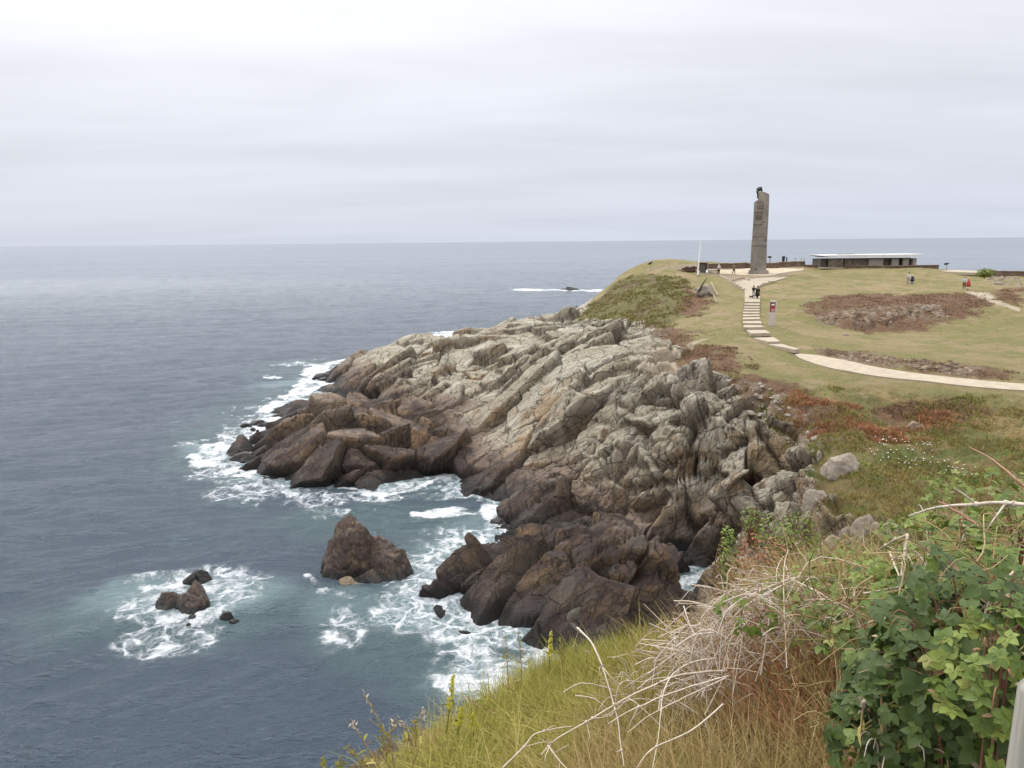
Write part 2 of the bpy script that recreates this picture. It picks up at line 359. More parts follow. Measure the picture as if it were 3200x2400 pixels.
# --- rock: slabs and blocks split along the bedding, displaced along the surface
dd = np.array([.74, .06, .60]); dd /= np.linalg.norm(dd)
e2 = np.cross(dd, (0, 1, .25)); e2 /= np.linalg.norm(e2); e3 = np.cross(dd, e2)
B = np.c_[dd, e2, e3]
act = np.nonzero((np.maximum(rock, stony) > .02) & (r_all > 20) & (Z0 > -3.2))[0]
pa = P0[act]; wp = pa + .6*np.c_[vnoise(pa*.22, 21), vnoise(pa*.22, 22), vnoise(pa*.22, 23)] + .06*np.c_[vnoise(pa*.9, 24), vnoise(pa*.9, 25), vnoise(pa*.9, 26)]
lp = wp @ B
blk = sstep(4, 16, pa[:,0] + 6*vnoise(pa*.06, 31))*sstep(1.5, 4.2, pa[:,2]+wob[act])*sstep(74, 64, r_all[act])       # rounded blocks on the right
disp = np.zeros(len(pa)); crk = np.zeros(len(pa)); cid = np.zeros(len(pa)); cid2 = np.zeros(len(pa))
rk = rock[act]; tip = sstep(95, 120, r_all[act])
steep = 1-Nn[act][:,2]
lowz = sstep(5, 2, pa[:,2])
shat = .34 + .66*sstep(-.18, .30, vnoise(np.c_[pa[:,0]*.085, pa[:,1]*.085, pa[:,2]*.15], 88) + .35*vnoise(pa*.35, 89)); shat = np.maximum(shat, .9*blk*.8); CIDS = {}
for sc, amp, tilt, ck, kk in (((7.5,2.9,3.3), .74, 2.2, .85, 100), ((3.2,1.3,1.4), .24, 1.6, .34, 200), ((1.3,.55,.6), .075, 1.3, .14, 300)):
    fa = worley(lp/np.array(sc), kk)
    fb = worley(wp/(np.array([2.6,2.2,2.6]) if kk == 100 else np.array([1.25,1.0,1.25]) if kk == 200 else np.array([.5]*3)), kk+50)
    for f_, w_ in ((fa, 1-blk), (fb, blk)):
        f1, f2, ids, off = f_
        tl = (off*(ids-.5)*2).sum(1)
        edge = f2-f1
        h_ = amp*((ids[:,0]-.5)*1.5 + tilt*tl) - ck*(1-sstep(0, .06, edge)) + (1.0 if w_ is blk else 0.0)*amp*.35*sstep(0,.35,edge)
        k_ = (1.0 if kk > 100 else (1-.45*tip))*(1 + .35*lowz if kk > 100 else 1)
        k_ = k_*(1.15 if kk == 100 else shat)
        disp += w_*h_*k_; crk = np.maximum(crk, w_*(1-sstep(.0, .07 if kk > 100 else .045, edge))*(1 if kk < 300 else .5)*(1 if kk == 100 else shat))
        if kk == 100: cid += w_*ids[:,1]
        if kk == 200: cid2 += w_*ids[:,2]
lam = lp[:,1]*1.0 + .5*vnoise(lp*np.array([.12,.5,.5]), 61)
rid = 1-np.abs(vnoise(np.c_[lp[:,0]*.10, lp[:,1]*.9, lp[:,2]*.9], 62)); disp += .10*(rid-.6)*(1-blk)*shat
rid2 = 1-np.abs(vnoise(np.c_[lp[:,0]*.35, lp[:,1]*3.0, lp[:,2]*3.0], 63)); disp += .02*(rid2-.6)*(1-blk)
disp += (.04*fbm(pa*1.6, 4, 64, .6) + .025*vnoise(pa*6, 66))*(.35+.65*shat)
fade = sstep(.02, .6, rk)
D = np.zeros((len(XY), 3)); Nr = Nn[act].copy()
D[act] = Nr*(disp*(fade + .28*stony[act]*(1-fade)))[:,None]
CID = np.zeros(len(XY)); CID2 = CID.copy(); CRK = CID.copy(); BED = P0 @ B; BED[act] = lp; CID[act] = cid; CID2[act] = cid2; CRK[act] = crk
# --- turf: tussocks, scrub lumps
q3 = np.c_[XY, Z0]
tus = fbm(q3*.55, 3, 71)*.22 + fbm(q3*1.9, 3, 72)*.10
smooth_m = sstep(1.2, 3.0, r_all)
flat = 1 - .72*sstep(.2,.8, m_turf*(1-m_brown)*(1-m_mound))*(r_all > 45)
scr = (1-np.abs(vnoise(q3*1.1, 73)))*.34 + (1-np.abs(vnoise(q3*2.6, 74)))*.22 + vnoise(q3*7, 75)*.06 - .3
D[:,2] += m_turf*(tus*flat + m_mound*scr + m_brown*(fbm(q3*2.4, 3, 76)*.16 + vnoise(q3*8, 77)*.04)*(1-m_sand) + (r_all < 60)*(r_all > 18)*(fbm(q3*.8, 4, 78)*.35 + (1-np.abs(vnoise(q3*2.2,79)))*.25-.1)*(1-m_sand))*smooth_m*np.where(r_all < 12, .35, 1)
PT = P0 + D
# --- paths: pairs of left/right edge points, near end first
ribbon = [((3330,1228),(3330,1206)),((3190,1222),(3190,1202)),((3050,1210),(3050,1190)),((2900,1196),(2905,1173)),((2760,1181),(2775,1156)),((2660,1164),(2690,1139)),((2580,1148),(2620,1124)),((2520,1129),(2560,1112)),((2484,1108),(2502,1106))]
slabs = [((2400,1079),(2441,1079),(2500,1105),(2482,1107)),((2354,1058),(2418,1058),(2438,1078),(2398,1078)),((2332,1035),(2391,1035),(2408,1053),(2346,1053)),((2323,1019),(2380,1019),(2388,1032),(2324,1032)),
 ((2321,1006),(2378,1006),(2381,1017),(2321,1017)),((2321,995),(2374,995),(2377,1004),(2321,1004)),((2321,986),(2374,986),(2374,993.5),(2321,993.5)),((2322,977),(2374,977),(2374,984.5),(2321,984.5)),
 ((2323,969),(2374,969),(2374,976),(2322,976)),((2325,961),(2374,961),(2374,968),(2324,968)),((2326,951.5),(2375,951.5),(2375,959.5),(2326,959.5)),((2327,942),(2375,942),(2375,950),(2327,950))]
upper = [((2327,941),(2375,941)),((2327,925),(2375,925)),((2327,914),(2370,905)),((2318,905),(2372,897)),((2302,894),(2392,889)),((2290,886),(2420,880)),((2310,880),(2446,872)),((2345,873),(2462,868))]
plaza = [((2246,857),(2252,838)),((2290,858.5),(2290,838)),((2340,861),(2335,838)),((2400,862),(2390,839)),((2440,855),(2440,839)),((2512,845),(2512,840))]
def flatmask():
    m = np.zeros(len(XY))
    for pr in (ribbon, upper, plaza, [(s[3], s[2]) for s in slabs] + [(slabs[-1][0], slabs[-1][1])]):
        poly = np.array([hit(*a)[:2] for a, b in pr] + [hit(*b)[:2] for a, b in pr[::-1]])
        m = np.maximum(m, sstep(-1.3, -.3, sdist(poly, XY)))
    return m
m_flat = flatmask()
Z_tan = world_poly([(2015,846),(2100,828.5),(2500,828.5),(2520,842),(2440,868),(2330,908),(2280,886),(2245,862),(2160,850)])
m_tan = zone(Z_tan, .5, .3)
D *= (1-m_flat)[:,None]; D[:,2] -= .05*m_flat
D[:,2] *= (1-.8*m_tan)
for _ in range(1):                     # soften the steps across the rings so walls of rock are spread over several of them
    D3 = D.reshape(nr, na, 3); D3[1:-1] = .25*D3[:-2] + .5*D3[1:-1] + .25*D3[2:]; D = D3.reshape(-1, 3)
PT = P0 + D
BED = (PT + .25*np.c_[vnoise(PT*.35, 21), vnoise(PT*.35, 22), vnoise(PT*.35, 23)]) @ B
LAND2 = PT.reshape(nr, na, 3)
def surf(x, y):                            # height of the finished land at a point
    a = math.degrees(math.atan2(x, y)); r = math.hypot(x, y)
    i = int(np.clip(np.searchsorted(rs, r)-1, 0, nr-2)); j = int(np.clip(np.searchsorted(az, a)-1, 0, na-2))
    return float(LAND2[i:i+2, j:j+2, 2].mean())
def at(px, py, rmin=20):
    p = hit(px, py, rmin); return np.array([p[0], p[1], surf(p[0], p[1])])

idx = np.arange(nr*na).reshape(nr, na)
quads = np.stack([idx[:-1,:-1], idx[:-1,1:], idx[1:,1:], idx[1:,:-1]], -1)
zc = PT[:,2].reshape(nr, na); keep = (np.maximum.reduce([zc[:-1,:-1], zc[1:,:-1], zc[:-1,1:], zc[1:,1:]]) > -3.0)
quads = quads[keep]
used = np.unique(quads); remap = np.full(nr*na, -1); remap[used] = np.arange(len(used))

def mat_land():
    t = NT("land"); m = t.math; zr = t.node("ShaderNodeSeparateXYZ", {0: t.pos}).outputs[2]
    z = m('MINIMUM', m('MULTIPLY', zr, 1.333), m('ADD', zr, 3.5))
    cid, cid2, crk = t.attr("cid"), t.attr("cid2"), t.attr("crack")
    turf, brown, mound, tan, stony, sand, wet = [t.attr(a) for a in ("turf","brown","mound","tan","stony","sand","wet")]
    n1 = t.noise(.25, 5, .6); n2 = t.noise(1.4, 6, .65); n3 = t.noise(9, 5, .7); n4 = t.noise(30, 3, .7)
    bed = t.node("ShaderNodeAttribute", attribute_name="bed").outputs["Vector"]
    st1 = t.noise(1.0, 6, .65, bed, st=((.16,1.5,1.5),)); st2 = t.noise(1.0, 6, .7, bed, st=((.7,6,6),))
    bw = t.node("ShaderNodeVectorMath", {0: bed, 1: t.node("ShaderNodeVectorMath", {0: t.node("ShaderNodeTexNoise", {"Vector": bed, "Scale": 1.1, "Detail": 3.0}).outputs["Color"], 1: (.5,.5,.5)}, operation='MULTIPLY').outputs[0]}, operation='ADD').outputs[0]
    ve1 = t.voro(1.0, 'DISTANCE_TO_EDGE', bw, st=((.38,.95,.85),)); ve2 = t.voro(1.0, 'DISTANCE_TO_EDGE', bw, st=((1.0,2.6,2.3),))
    vc1 = t.voro(1.0, 'F1', bw, "Color", st=((.38,.95,.85),)); vc2 = t.voro(1.0, 'F1', bw, "Color", st=((1.0,2.6,2.3),))
    fr1 = t.map(ve1, .035, .0); fr2 = t.map(ve2, .05, .0)
    frmask = t.map(t.noise(.5, 3, .6), .38, .6)
    # rock
    g = t.mix(t.map(n2, .3, .7), (.435,.385,.285), (.33,.285,.205)); g = t.mix(t.map(cid2, .3, .9), g, (.50,.455,.36)); g = t.mix(m('MULTIPLY', t.map(n3, .52, .76), .4), g, (.22,.185,.145))
    g = t.mix(m('MULTIPLY', t.map(st2, .52, .7), .35), g, (.23,.185,.145))
    pur = t.mix(t.map(st1, .35, .65), (.165,.118,.090), (.28,.20,.14)); pur = t.mix(t.map(cid2, .5, 1), pur, (.17,.132,.115))
    pur = t.mix(m('MULTIPLY', t.map(n3, .5, .75), .5), pur, (.07,.05,.045))
    och = t.mix(t.map(st2, .35, .7), (.40,.255,.125), (.25,.15,.075))
    drk = t.mix(t.map(st1, .38, .66), (.046,.030,.026), (.098,.058,.041)); drk = t.mix(t.map(cid2, .55, 1), drk, (.075,.055,.048)); drk = t.mix(m('MULTIPLY', t.map(n3,.52,.7), .6), drk, (.026,.018,.017))
    hz = m('ADD', z, m('ADD', m('MULTIPLY', m('SUBTRACT', n1, .5), 9.0), m('MULTIPLY', m('SUBTRACT', cid, .5), 3.4)))
    hz = m('SUBTRACT', hz, m('MULTIPLY', t.attr('washed'), 5.6))
    c = t.mix(t.map(hz, 2.9, 6.2), pur, g)
    c = t.mix(t.map(m('ADD', hz, m('MULTIPLY', m('SUBTRACT', n2, .5), 1.5)), 1.0, 2.9), drk, c)
    om = m('MULTIPLY', m('MULTIPLY', t.map(m('ADD', m('MULTIPLY', cid, .7), m('MULTIPLY', cid2, .45)), .56, .76), t.map(z, 1.8, 3.4)), t.map(z, 13.0, 9.5))
    nz = t.node("ShaderNodeSeparateXYZ", {0: t.geo.outputs["Normal"]}).outputs[2]
    om = m('MULTIPLY', om, m('MULTIPLY', t.map(n1, .42, .58), t.map(nz, .93, .68)))
    c = t.mix(m('MULTIPLY', m('MULTIPLY', om, .85), t.map(t.attr('washed'), .65, 1.0, 1.0, .65)), c, och)
    c = t.mix(m('MULTIPLY', t.map(n1, .52, .66), m('MULTIPLY', t.map(z, 6, 9), .35)), c, (.30,.25,.14))      # lichen
    kelp = t.map(m('ADD', z, m('MULTIPLY', m('SUBTRACT', n2, .5), 1.6)), 1.5, .5)
    c = t.mix(m('MULTIPLY', t.map(vc2, .55, .95), .35), c, t.mix(.5, c, (.40,.34,.26)), 'MIX')
    stp = m('MULTIPLY', t.map(nz, .72, .42), t.map(z, 1.5, 3.5)); c = t.mix(m('MULTIPLY', stp, .40), c, t.mix(t.map(st1, .4, .62), (.18,.132,.092), (.31,.205,.105)))
    c = t.mix(m('MULTIPLY', m('MAXIMUM', fr1, m('MULTIPLY', fr2, frmask)), .75), c, (.035,.026,.02))  # fine fractures darkened: soil in them, plus crevice shade put into the colour
    c = t.mix(m('MULTIPLY', crk, .78), c, (.045,.034,.028))  # block joints too: dark fill and painted crevice shade together
    c = t.mix(kelp, c, (.018,.015,.012))
    rough = m('SUBTRACT', .88, m('MULTIPLY', t.map(z, 3.2, .5), .36))
    hr = m('SUBTRACT', m('ADD', m('MULTIPLY', vc1, .9), m('MULTIPLY', vc2, .35)), m('ADD', m('MULTIPLY', fr1, 1.6), m('MULTIPLY', m('MULTIPLY', fr2, frmask), .8)))
    bump_r = t.bump(hr, .8, .20); bump_r = t.bump(m('ADD', m('MULTIPLY', st2, .8), m('MULTIPLY', n3, .6)), .8, .12, bump_r)
    # turf
    fine = t.noise(1, 4, .7, st=((14,14,14),)); 
    gr = t.mix(t.map(t.noise(.12, 4, .6), .4, .6), (.25,.205,.080), (.31,.235,.115)); gr = t.mix(t.map(t.noise(.22, 5, .68), .44, .60), gr, (.205,.185,.058)); gr = t.mix(m('MULTIPLY', t.map(fine, .35, .7), .35), gr, (.14,.12,.05))
    gr = t.mix(m('MULTIPLY', t.map(t.noise(.3, 4, .6), .55, .66), .6), gr, (.34,.25,.15))
    mo = t.mix(t.map(n2, .38, .62), (.165,.150,.045), (.115,.105,.032)); mo = t.mix(t.map(n3, .45, .62), mo, (.205,.175,.07)); mo = t.mix(t.map(n1, .5, .62), mo, (.15,.105,.05))
    mo = t.mix(m('MULTIPLY', t.map(n4, .5, .64), .6), mo, (.07,.062,.02))
    br = t.mix(t.map(n2, .36, .64), (.175,.092,.042), (.125,.064,.034)); br = t.mix(t.map(n3, .48, .66), br, (.19,.118,.068)); br = t.mix(m('MULTIPLY', t.map(n4, .54, .7), .5), br, (.055,.030,.022)); br = t.mix(m('MULTIPLY', t.map(t.noise(.45,3,.6), .52, .62), .55), br, (.16,.125,.05))
    we = t.mix(t.map(n2, .4, .6), (.16,.15,.038), (.22,.15,.06)); we = t.mix(t.map(n3, .5, .66), we, (.19,.15,.07)); we = t.mix(t.map(n1, .48, .6), we, (.12,.14,.028)); we = t.mix(m('MULTIPLY', t.map(n4,.5,.65), .6), we, (.05,.045,.016))
    stn = t.mix(t.map(t.voro(1.1, out="Color"), .3, .8), (.34,.27,.20), (.22,.165,.125)); stn = t.mix(t.map(n3, .5, .7), stn, (.13,.09,.065))
    sd = t.mix(t.map(n2, .3, .7), (.50,.41,.30), (.41,.33,.235))
    tn = t.mix(t.map(t.noise(.35, 5, .6), .35, .65), (.30,.225,.15), (.25,.20,.115)); tn = t.mix(m('MULTIPLY', t.map(n3,.5,.7), .5), tn, (.36,.28,.19))
    slope = t.map(z, 13.9, 12.9)
    r_xy = t.node("ShaderNodeVectorMath", {0: t.pos}, operation='LENGTH').outputs["Value"]
    c2 = t.mix(mound, gr, mo)
    lowslope = m('MULTIPLY', t.map(m('ADD', z, m('MULTIPLY', m('SUBTRACT', n2, .5), 3)), 14.6, 13.2), 1.0)
    we2 = t.mix(t.map(n2, .42, .6), (.25,.165,.062), (.29,.225,.08)); we2 = t.mix(t.map(n3, .5, .66), we2, (.10,.07,.035)); we2 = t.mix(t.map(n1, .46, .58), we2, (.14,.13,.038))
    c2 = t.mix(lowslope, c2, we2); c2 = t.mix(wet, c2, we)
    brown = t.map(m('ADD', brown, m('ADD', m('MULTIPLY', m('SUBTRACT', n2, .5), 1.1), m('MULTIPLY', m('SUBTRACT', n1, .5), .9))), .30, .78)
    c2 = t.mix(brown, c2, br); c2 = t.mix(m('MULTIPLY', m('MULTIPLY', stony, t.map(n2, .38, .58)), .8), c2, stn)
    c2 = t.mix(tan, c2, tn)
    ed = t.map(m('ADD', turf, m('MULTIPLY', m('SUBTRACT', n3, .5), .7)), .35, .65)
    c = t.mix(ed, c, c2); c = t.mix(m('MULTIPLY', sand, t.map(m('ADD', sand, m('MULTIPLY', m('SUBTRACT', n2, .5), .8)), .1, .4)), c, sd)
    nb = t.bump(m('ADD', n3, m('MULTIPLY', n4, .6)), .8, .16, bump_r)
    return t.out(c, rough, nb, .35)
M_land = mat_land()
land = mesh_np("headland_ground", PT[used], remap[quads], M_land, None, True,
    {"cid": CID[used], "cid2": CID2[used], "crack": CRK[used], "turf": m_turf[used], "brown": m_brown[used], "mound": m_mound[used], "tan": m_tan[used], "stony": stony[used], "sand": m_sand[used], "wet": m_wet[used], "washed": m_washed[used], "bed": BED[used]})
land["kind"] = "structure"

# drape a strip between two edges over the land
def strip(name, pairs, mat, off, sub=6, across=5, kind="structure", thick=.0):
    Ls = np.array([hit(*a) for a, b in pairs]); Rs = np.array([hit(*b) for a, b in pairs])
    def sm(q):
        t = np.linspace(0, len(q)-1, (len(q)-1)*sub+1); i = np.clip(t.astype(int), 0, len(q)-2); f = (t-i)[:,None]
        p0 = q[np.maximum(i-1,0)]; p1 = q[i]; p2 = q[i+1]; p3 = q[np.minimum(i+2,len(q)-1)]
        return .5*(2*p1+(p2-p0)*f+(2*p0-5*p1+4*p2-p3)*f*f+(3*p1-p0-3*p2+p3)*f**3)
    Ls, Rs = sm(Ls), sm(Rs); u = np.linspace(0, 1, across)
    g = Ls[:,None,:2]*(1-u[None,:,None]) + Rs[:,None,:2]*u[None,:,None]
    n, k = g.shape[:2]; xy = g.reshape(-1,2); z = ground0(xy) + off
    v = np.c_[xy, z]; lo = v.copy(); lo[:,2] -= .35; i = np.arange(n*k).reshape(n,k); N = n*k
    q = np.stack([i[:-1,:-1], i[:-1,1:], i[1:,1:], i[1:,:-1]], -1).reshape(-1,4)
    ring = np.r_[i[0,:-1], i[:-1,-1], i[-1,:0:-1], i[:0:-1,0]]; rn = np.roll(ring, -1)
    side = np.stack([ring+N, rn+N, rn, ring], -1)
    o = mesh_np(name, np.r_[v, lo], np.r_[q, side], mat); o["kind"] = kind; return o
def mat_conc(name, c1, c2, s=1.5):
    t = NT(name); n = t.noise(s, 6, .65); c = t.mix(t.map(n, .35, .65), c1, c2); c = t.mix(t.math('MULTIPLY', t.map(t.noise(9,4,.7), .5, .7), .35), c, tuple(a*.6 for a in c1))
    return t.out(c, .85, t.bump(t.noise(12,5,.7), .4, .02), .3)
M_conc = mat_conc("pale_concrete", (.37,.31,.23), (.30,.25,.185)); M_paving = mat_conc("grey_paving", (.33,.28,.21), (.28,.235,.175), .7); M_plaza = mat_conc("plaza_paving", (.44,.365,.26), (.35,.285,.20), .5)
strip("concrete_path", ribbon, M_conc, .04)
strip("upper_path", upper, M_paving, .05)
strip("plaza", plaza, M_plaza, .06)
# ------------------------------------------------------------------ sea
azs = np.radians(np.r_[np.linspace(-70,-37,50)[:-1], np.linspace(-37,37,1000), np.linspace(37,70,50)[1:]])
rr = [12.0]
while rr[-1] < 400: rr.append(rr[-1] + .10 + .0011*rr[-1]*max(1, rr[-1]/90))
while rr[-1] < 2600: rr.append(rr[-1]*1.0075)
while rr[-1] < 60000: rr.append(rr[-1]*1.03)
rr = np.array(rr); SA, SR = np.meshgrid(azs, rr); ns, ms = SR.shape
SX = np.c_[(SR*np.sin(SA)).ravel(), (SR*np.cos(SA)).ravel()]; sr = SR.ravel()
def p0(px, py): return P(px, py, 0)[:2]
# waves: trains of short crests, crests across the view and a little turned
near_f = np.clip(1-(sr-120)/500, 0, 1)
sz = np.zeros(len(SX)); q2 = np.c_[SX, np.zeros(len(SX))]
for k, (L, a, dg) in enumerate(((24,.40,-18),(11,.34,-10),(6.4,.30,-26),(4.0,.21,-6),(2.6,.13,-22),(1.7,.07,8),(1.1,.035,-34))):
    d = R_(dg); u = SX[:,0]*math.sin(d) + SX[:,1]*math.cos(d); v_ = SX[:,0]*math.cos(d) - SX[:,1]*math.sin(d)
    ph = u/L + .9*vnoise(np.c_[u/(L*1.9), v_/(L*3.2), np.zeros(len(u))], 90+k)
    w = 1-2*np.abs(((ph) % 1.0) - .5)*1.0; w = w**1.5
    sz += a*(w-.5)*(.35+.65*sstep(-.4,.5,vnoise(np.c_[u/(L*2.6), v_/(L*4), np.ones(len(u))*k], 97+k)))*(1-sstep(L*30, L*150, sr))
# depth/coast fields from the land mesh
def landz(xy):
    a = np.degrees(np.arctan2(xy[:,0], xy[:,1])); r = np.hypot(xy[:,0], xy[:,1])
    i = np.clip(np.searchsorted(rs, r)-1, 0, nr-2); j = np.clip(np.searchsorted(az, a)-1, 0, na-2); z = LAND2[i, j, 2]; return np.where(r > rs[-2], -6, z)
foam = np.zeros(len(SX)); lace = foam.copy(); teal = foam.copy(); spread = foam.copy()
nearm = sr < 420; S = SX[nearm]
wob1 = fbm(np.c_[S*.35, S[:,:1]*0], 4, 120)*2.2 + fbm(np.c_[S*1.6, S[:,:1]*0], 3, 123)*.7
def blob(px, py, rx, ry, rot=0, soft=.35, _k=.64):          # a patch on the water: centre in the photo, radii in metres
    c = p0(px, py); a = R_(rot); rx *= _k; ry *= _k; d = S-c; u = d[:,0]*math.cos(a)+d[:,1]*math.sin(a); v_ = -d[:,0]*math.sin(a)+d[:,1]*math.cos(a)
    return 1-sstep(1-soft, 1+soft, np.sqrt((u/rx)**2+(v_/ry)**2) + wob1*.16)
def band(pts, w, soft=.5):
    w = w*.86 if w < 4 else w*.8
    return 1-sstep(w*(1-soft), w*(1+soft), sdist(np.array([p0(*p) for p in pts]), S, False) + wob1*min(w,1.5)*.45)
F_ = np.zeros(len(S)); Lc = F_.copy(); Tl = F_.copy(); Sp = F_.copy()
def mx(a, b): np.maximum(a, b, out=a)
# solid white water
for pts, w in ((((1150,1112),(1085,1125),(1000,1140),(960,1180),(945,1225),(905,1265),(860,1290)),2.8), (((1000,1178),(1060,1220),(1120,1245),(1178,1272)),2.4), (((960,1215),(870,1300),(790,1350)),3.0),
               (((905,1240),(780,1335),(705,1390),(665,1425),(700,1465),(760,1478)),2.6), (((760,1380),(690,1430),(640,1420)),1.9), (((795,1495),(850,1525),(905,1545)),1.0),
               (((1070,1528),(1190,1545),(1290,1532),(1340,1512),(1375,1500)),.55), (((1420,1540),(1500,1552),(1545,1600),(1600,1680)),1.0),
               (((1365,1052),(1500,1040)),5.0), (((1640,905),(1860,908)),9.0), (((832,1177),(868,1180)),1.0)):
    mx(F_, band(pts, w))
mx(F_, blob(1385,1600,4.0,1.9,8,.12)); mx(F_, blob(1560,1610,2.2,3.2,0)); mx(F_, .62*blob(1510,1700,2.6,2.6,20)); mx(F_, blob(850,1180,2.6,1.2)); mx(F_, blob(770,1400,4,4)); mx(F_, blob(1420,1040,9,5))
# churned water, lacy
for b in (blob(1550,1740,5.5,5,0), blob(590,1870,6.8,6,10), blob(680,1810,6,4,-10), blob(520,1990,5,3.0,0), blob(1330,1880,6,5,0), blob(1480,1960,5,3), blob(1180,1800,7,2.4,-10), blob(1000,1560,5,3), blob(1500,2060,5,2.6,-30), blob(1540,2160,4,2.5,-40),
          blob(1080,1950,2.4,4.0,12), blob(1700,2060,2.5,2.0), blob(2215,1870,2.2,2.6), blob(1150,1550,8,1.6), blob(1420,1770,3,5), blob(1300,1740,4,3), blob(780,1540,7,3), blob(700,1480,6,4), blob(1800,2120,3,2)): mx(Lc, .56*b)
mx(F_, .95*blob(540,1805,4.2,2.2,-8)); mx(F_, .8*blob(680,1820,3.4,1.6,0)); mx(F_, .85*blob(560,1935,4.0,1.6,0)); mx(F_, .9*band(((1420,1990),(1500,2030),(1545,2110),(1560,2200)),.8)); mx(F_, blob(1705,2045,1.3,1.6)); mx(F_, .9*blob(2215,1880,1.1,1.6))
mx(F_, .8*blob(1480,1905,1.2,.9)); mx(F_, .85*blob(1640,1700,1.0,1.0))
for q in ((1460,1720,4.5,5.0),(1380,1790,3.6,2.6),(1330,1900,4.5,3.0),(1500,1960,4.0,2.4),(1590,1750,3,3.5),(1560,2120,3.5,2.5)): mx(F_, .54*blob(*q)); mx(Lc, .7*blob(q[0], q[1], q[2]*1.5, q[3]*1.5)); mx(Sp, .55*blob(q[0], q[1], q[2]*1.4, q[3]*1.4))
mx(F_, .75*band(((960,1800),(1010,1850),(1100,1870),(1230,1830)),.45))
for b in (blob(980,1230,16,9,20), blob(760,1350,11,8), blob(650,1440,9,6,0), blob(1300,1960,9,7), blob(1100,1900,8,5), blob(1200,1620,14,6), blob(1420,1740,9,10), blob(600,1900,14,7), blob(1500,2100,7,5)): mx(Tl, b)
mx(Sp, .5*blob(960,1190,14,5,25)); mx(Sp, .5*blob(620,1850,10,5)); mx(Sp, .5*blob(1400,1800,8,7)); mx(Sp, .6*blob(740,1400,8,5,0)); mx(Sp, .3*blob(1120,1900,5,4)); mx(Sp, .45*blob(1550,1650,5,6))
F_ *= np.clip(.80+.55*fbm(np.c_[S*.55, S[:,:1]*0], 4, 140), 0, 1.1); Lc *= .9
# white rims where water meets rock
lz = landz(S); near_rock = sstep(-1.5, -.1, lz)*(r_ := sstep(20, 30, sr[nearm])); mx(F_, .56*near_rock*(.6+.8*sstep(-.3,.4,fbm(np.c_[S*.2, S[:,:1]*0], 3, 130)))); mx(Lc, .5*sstep(-2.6,-.6,lz)*r_)
mx(Sp, .6*near_rock); mx(Tl, sstep(-3.5,-1,lz)*r_)
foam[nearm], lace[nearm], teal[nearm], spread[nearm] = F_, Lc, Tl, Sp
sz += foam*(.10*vnoise(q2*2.2, 131) + .12*vnoise(q2*.9, 132)+.06) * (sr < 420)
sid = np.arange(ns*ms).reshape(ns, ms)
sq = np.stack([sid[:-1,:-1], sid[:-1,1:], sid[1:,1:], sid[1:,:-1]], -1).reshape(-1,4)
def mat_sea():
    t = NT("sea_water"); m = t.math
    foam, lace, teal, spr = [t.attr(a) for a in ("foam","lace","teal","spread")]
    base = t.mix(teal, (.052,.074,.102), (.066,.106,.116)); base = t.mix(m('MULTIPLY', spr, .8), base, (.26,.36,.37))
    r = t.node("ShaderNodeVectorMath", {0: t.pos}, operation='LENGTH').outputs["Value"]
    warp = t.node("ShaderNodeTexNoise", {"Vector": t.pos, "Scale": .9, "Detail": 4.0}).outputs["Color"]
    wv = t.node("ShaderNodeVectorMath", {0: t.pos, 1: t.node("ShaderNodeVectorMath", {0: warp, 1: (1.6,1.6,0)}, operation='MULTIPLY').outputs[0]}, operation='ADD').outputs[0]
    v1 = t.voro(.75, 'DISTANCE_TO_EDGE', wv); v2 = t.voro(1.9, 'DISTANCE_TO_EDGE', wv)
    n = t.noise(1.1, 7, .68, wv); n2 = t.noise(6, 5, .7)
    net = m('ADD', t.map(v1, .16, .0), m('MULTIPLY', t.map(v2, .22, .0), .55)); 
    lf = m('MULTIPLY', net, t.map(m('ADD', n, m('MULTIPLY', lace, .55)), .60, .95))
    lf = m('MULTIPLY', lf, t.map(m('ADD', lace, m('MULTIPLY', m('SUBTRACT', n2,.5), .5)), .05, .45))
    sf = t.map(m('ADD', m('ADD', foam, m('MULTIPLY', m('SUBTRACT', n, .5), 1.5)), m('MULTIPLY', m('SUBTRACT', n2, .5), .7)), .46, .98)
    f = m('MAXIMUM', m('MULTIPLY', lf, .9), sf, clamp=True)
    caps = 0.0
    col = t.mix(f, base, (.72,.74,.76))
    b1 = t.noise(1, 5, .62, st=((.55,1.5,1),(0,0,R_(-14)))); b2 = t.noise(1, 5, .65, st=((2.2,6,1),(0,0,R_(-20)))); b3 = t.noise(1, 4, .6, st=((.12,.35,1),(0,0,R_(-12))))
    h = m('ADD', m('MULTIPLY', b1, .55), m('MULTIPLY', b2, .34)); 
    amp = t.map(r, 40, 900, 1.0, .22)
    nb = t.bump(h, m('MULTIPLY', amp, 1.0), 1.15)
    nb = t.bump(m('MULTIPLY', m('ADD', t.noise(7,4,.7), n), f), .6, .12, nb)
    rough = m('ADD', t.map(r, 60, 2500, .10, .22), m('MULTIPLY', f, .5), clamp=True)
    return t.out(col, rough, nb, .5, IOR=1.48)
sea = mesh_np("sea_water", np.c_[SX, sz], sq, mat_sea(), None, True, {"foam": foam, "lace": lace, "teal": teal, "spread": spread})
sea["kind"] = "structure"
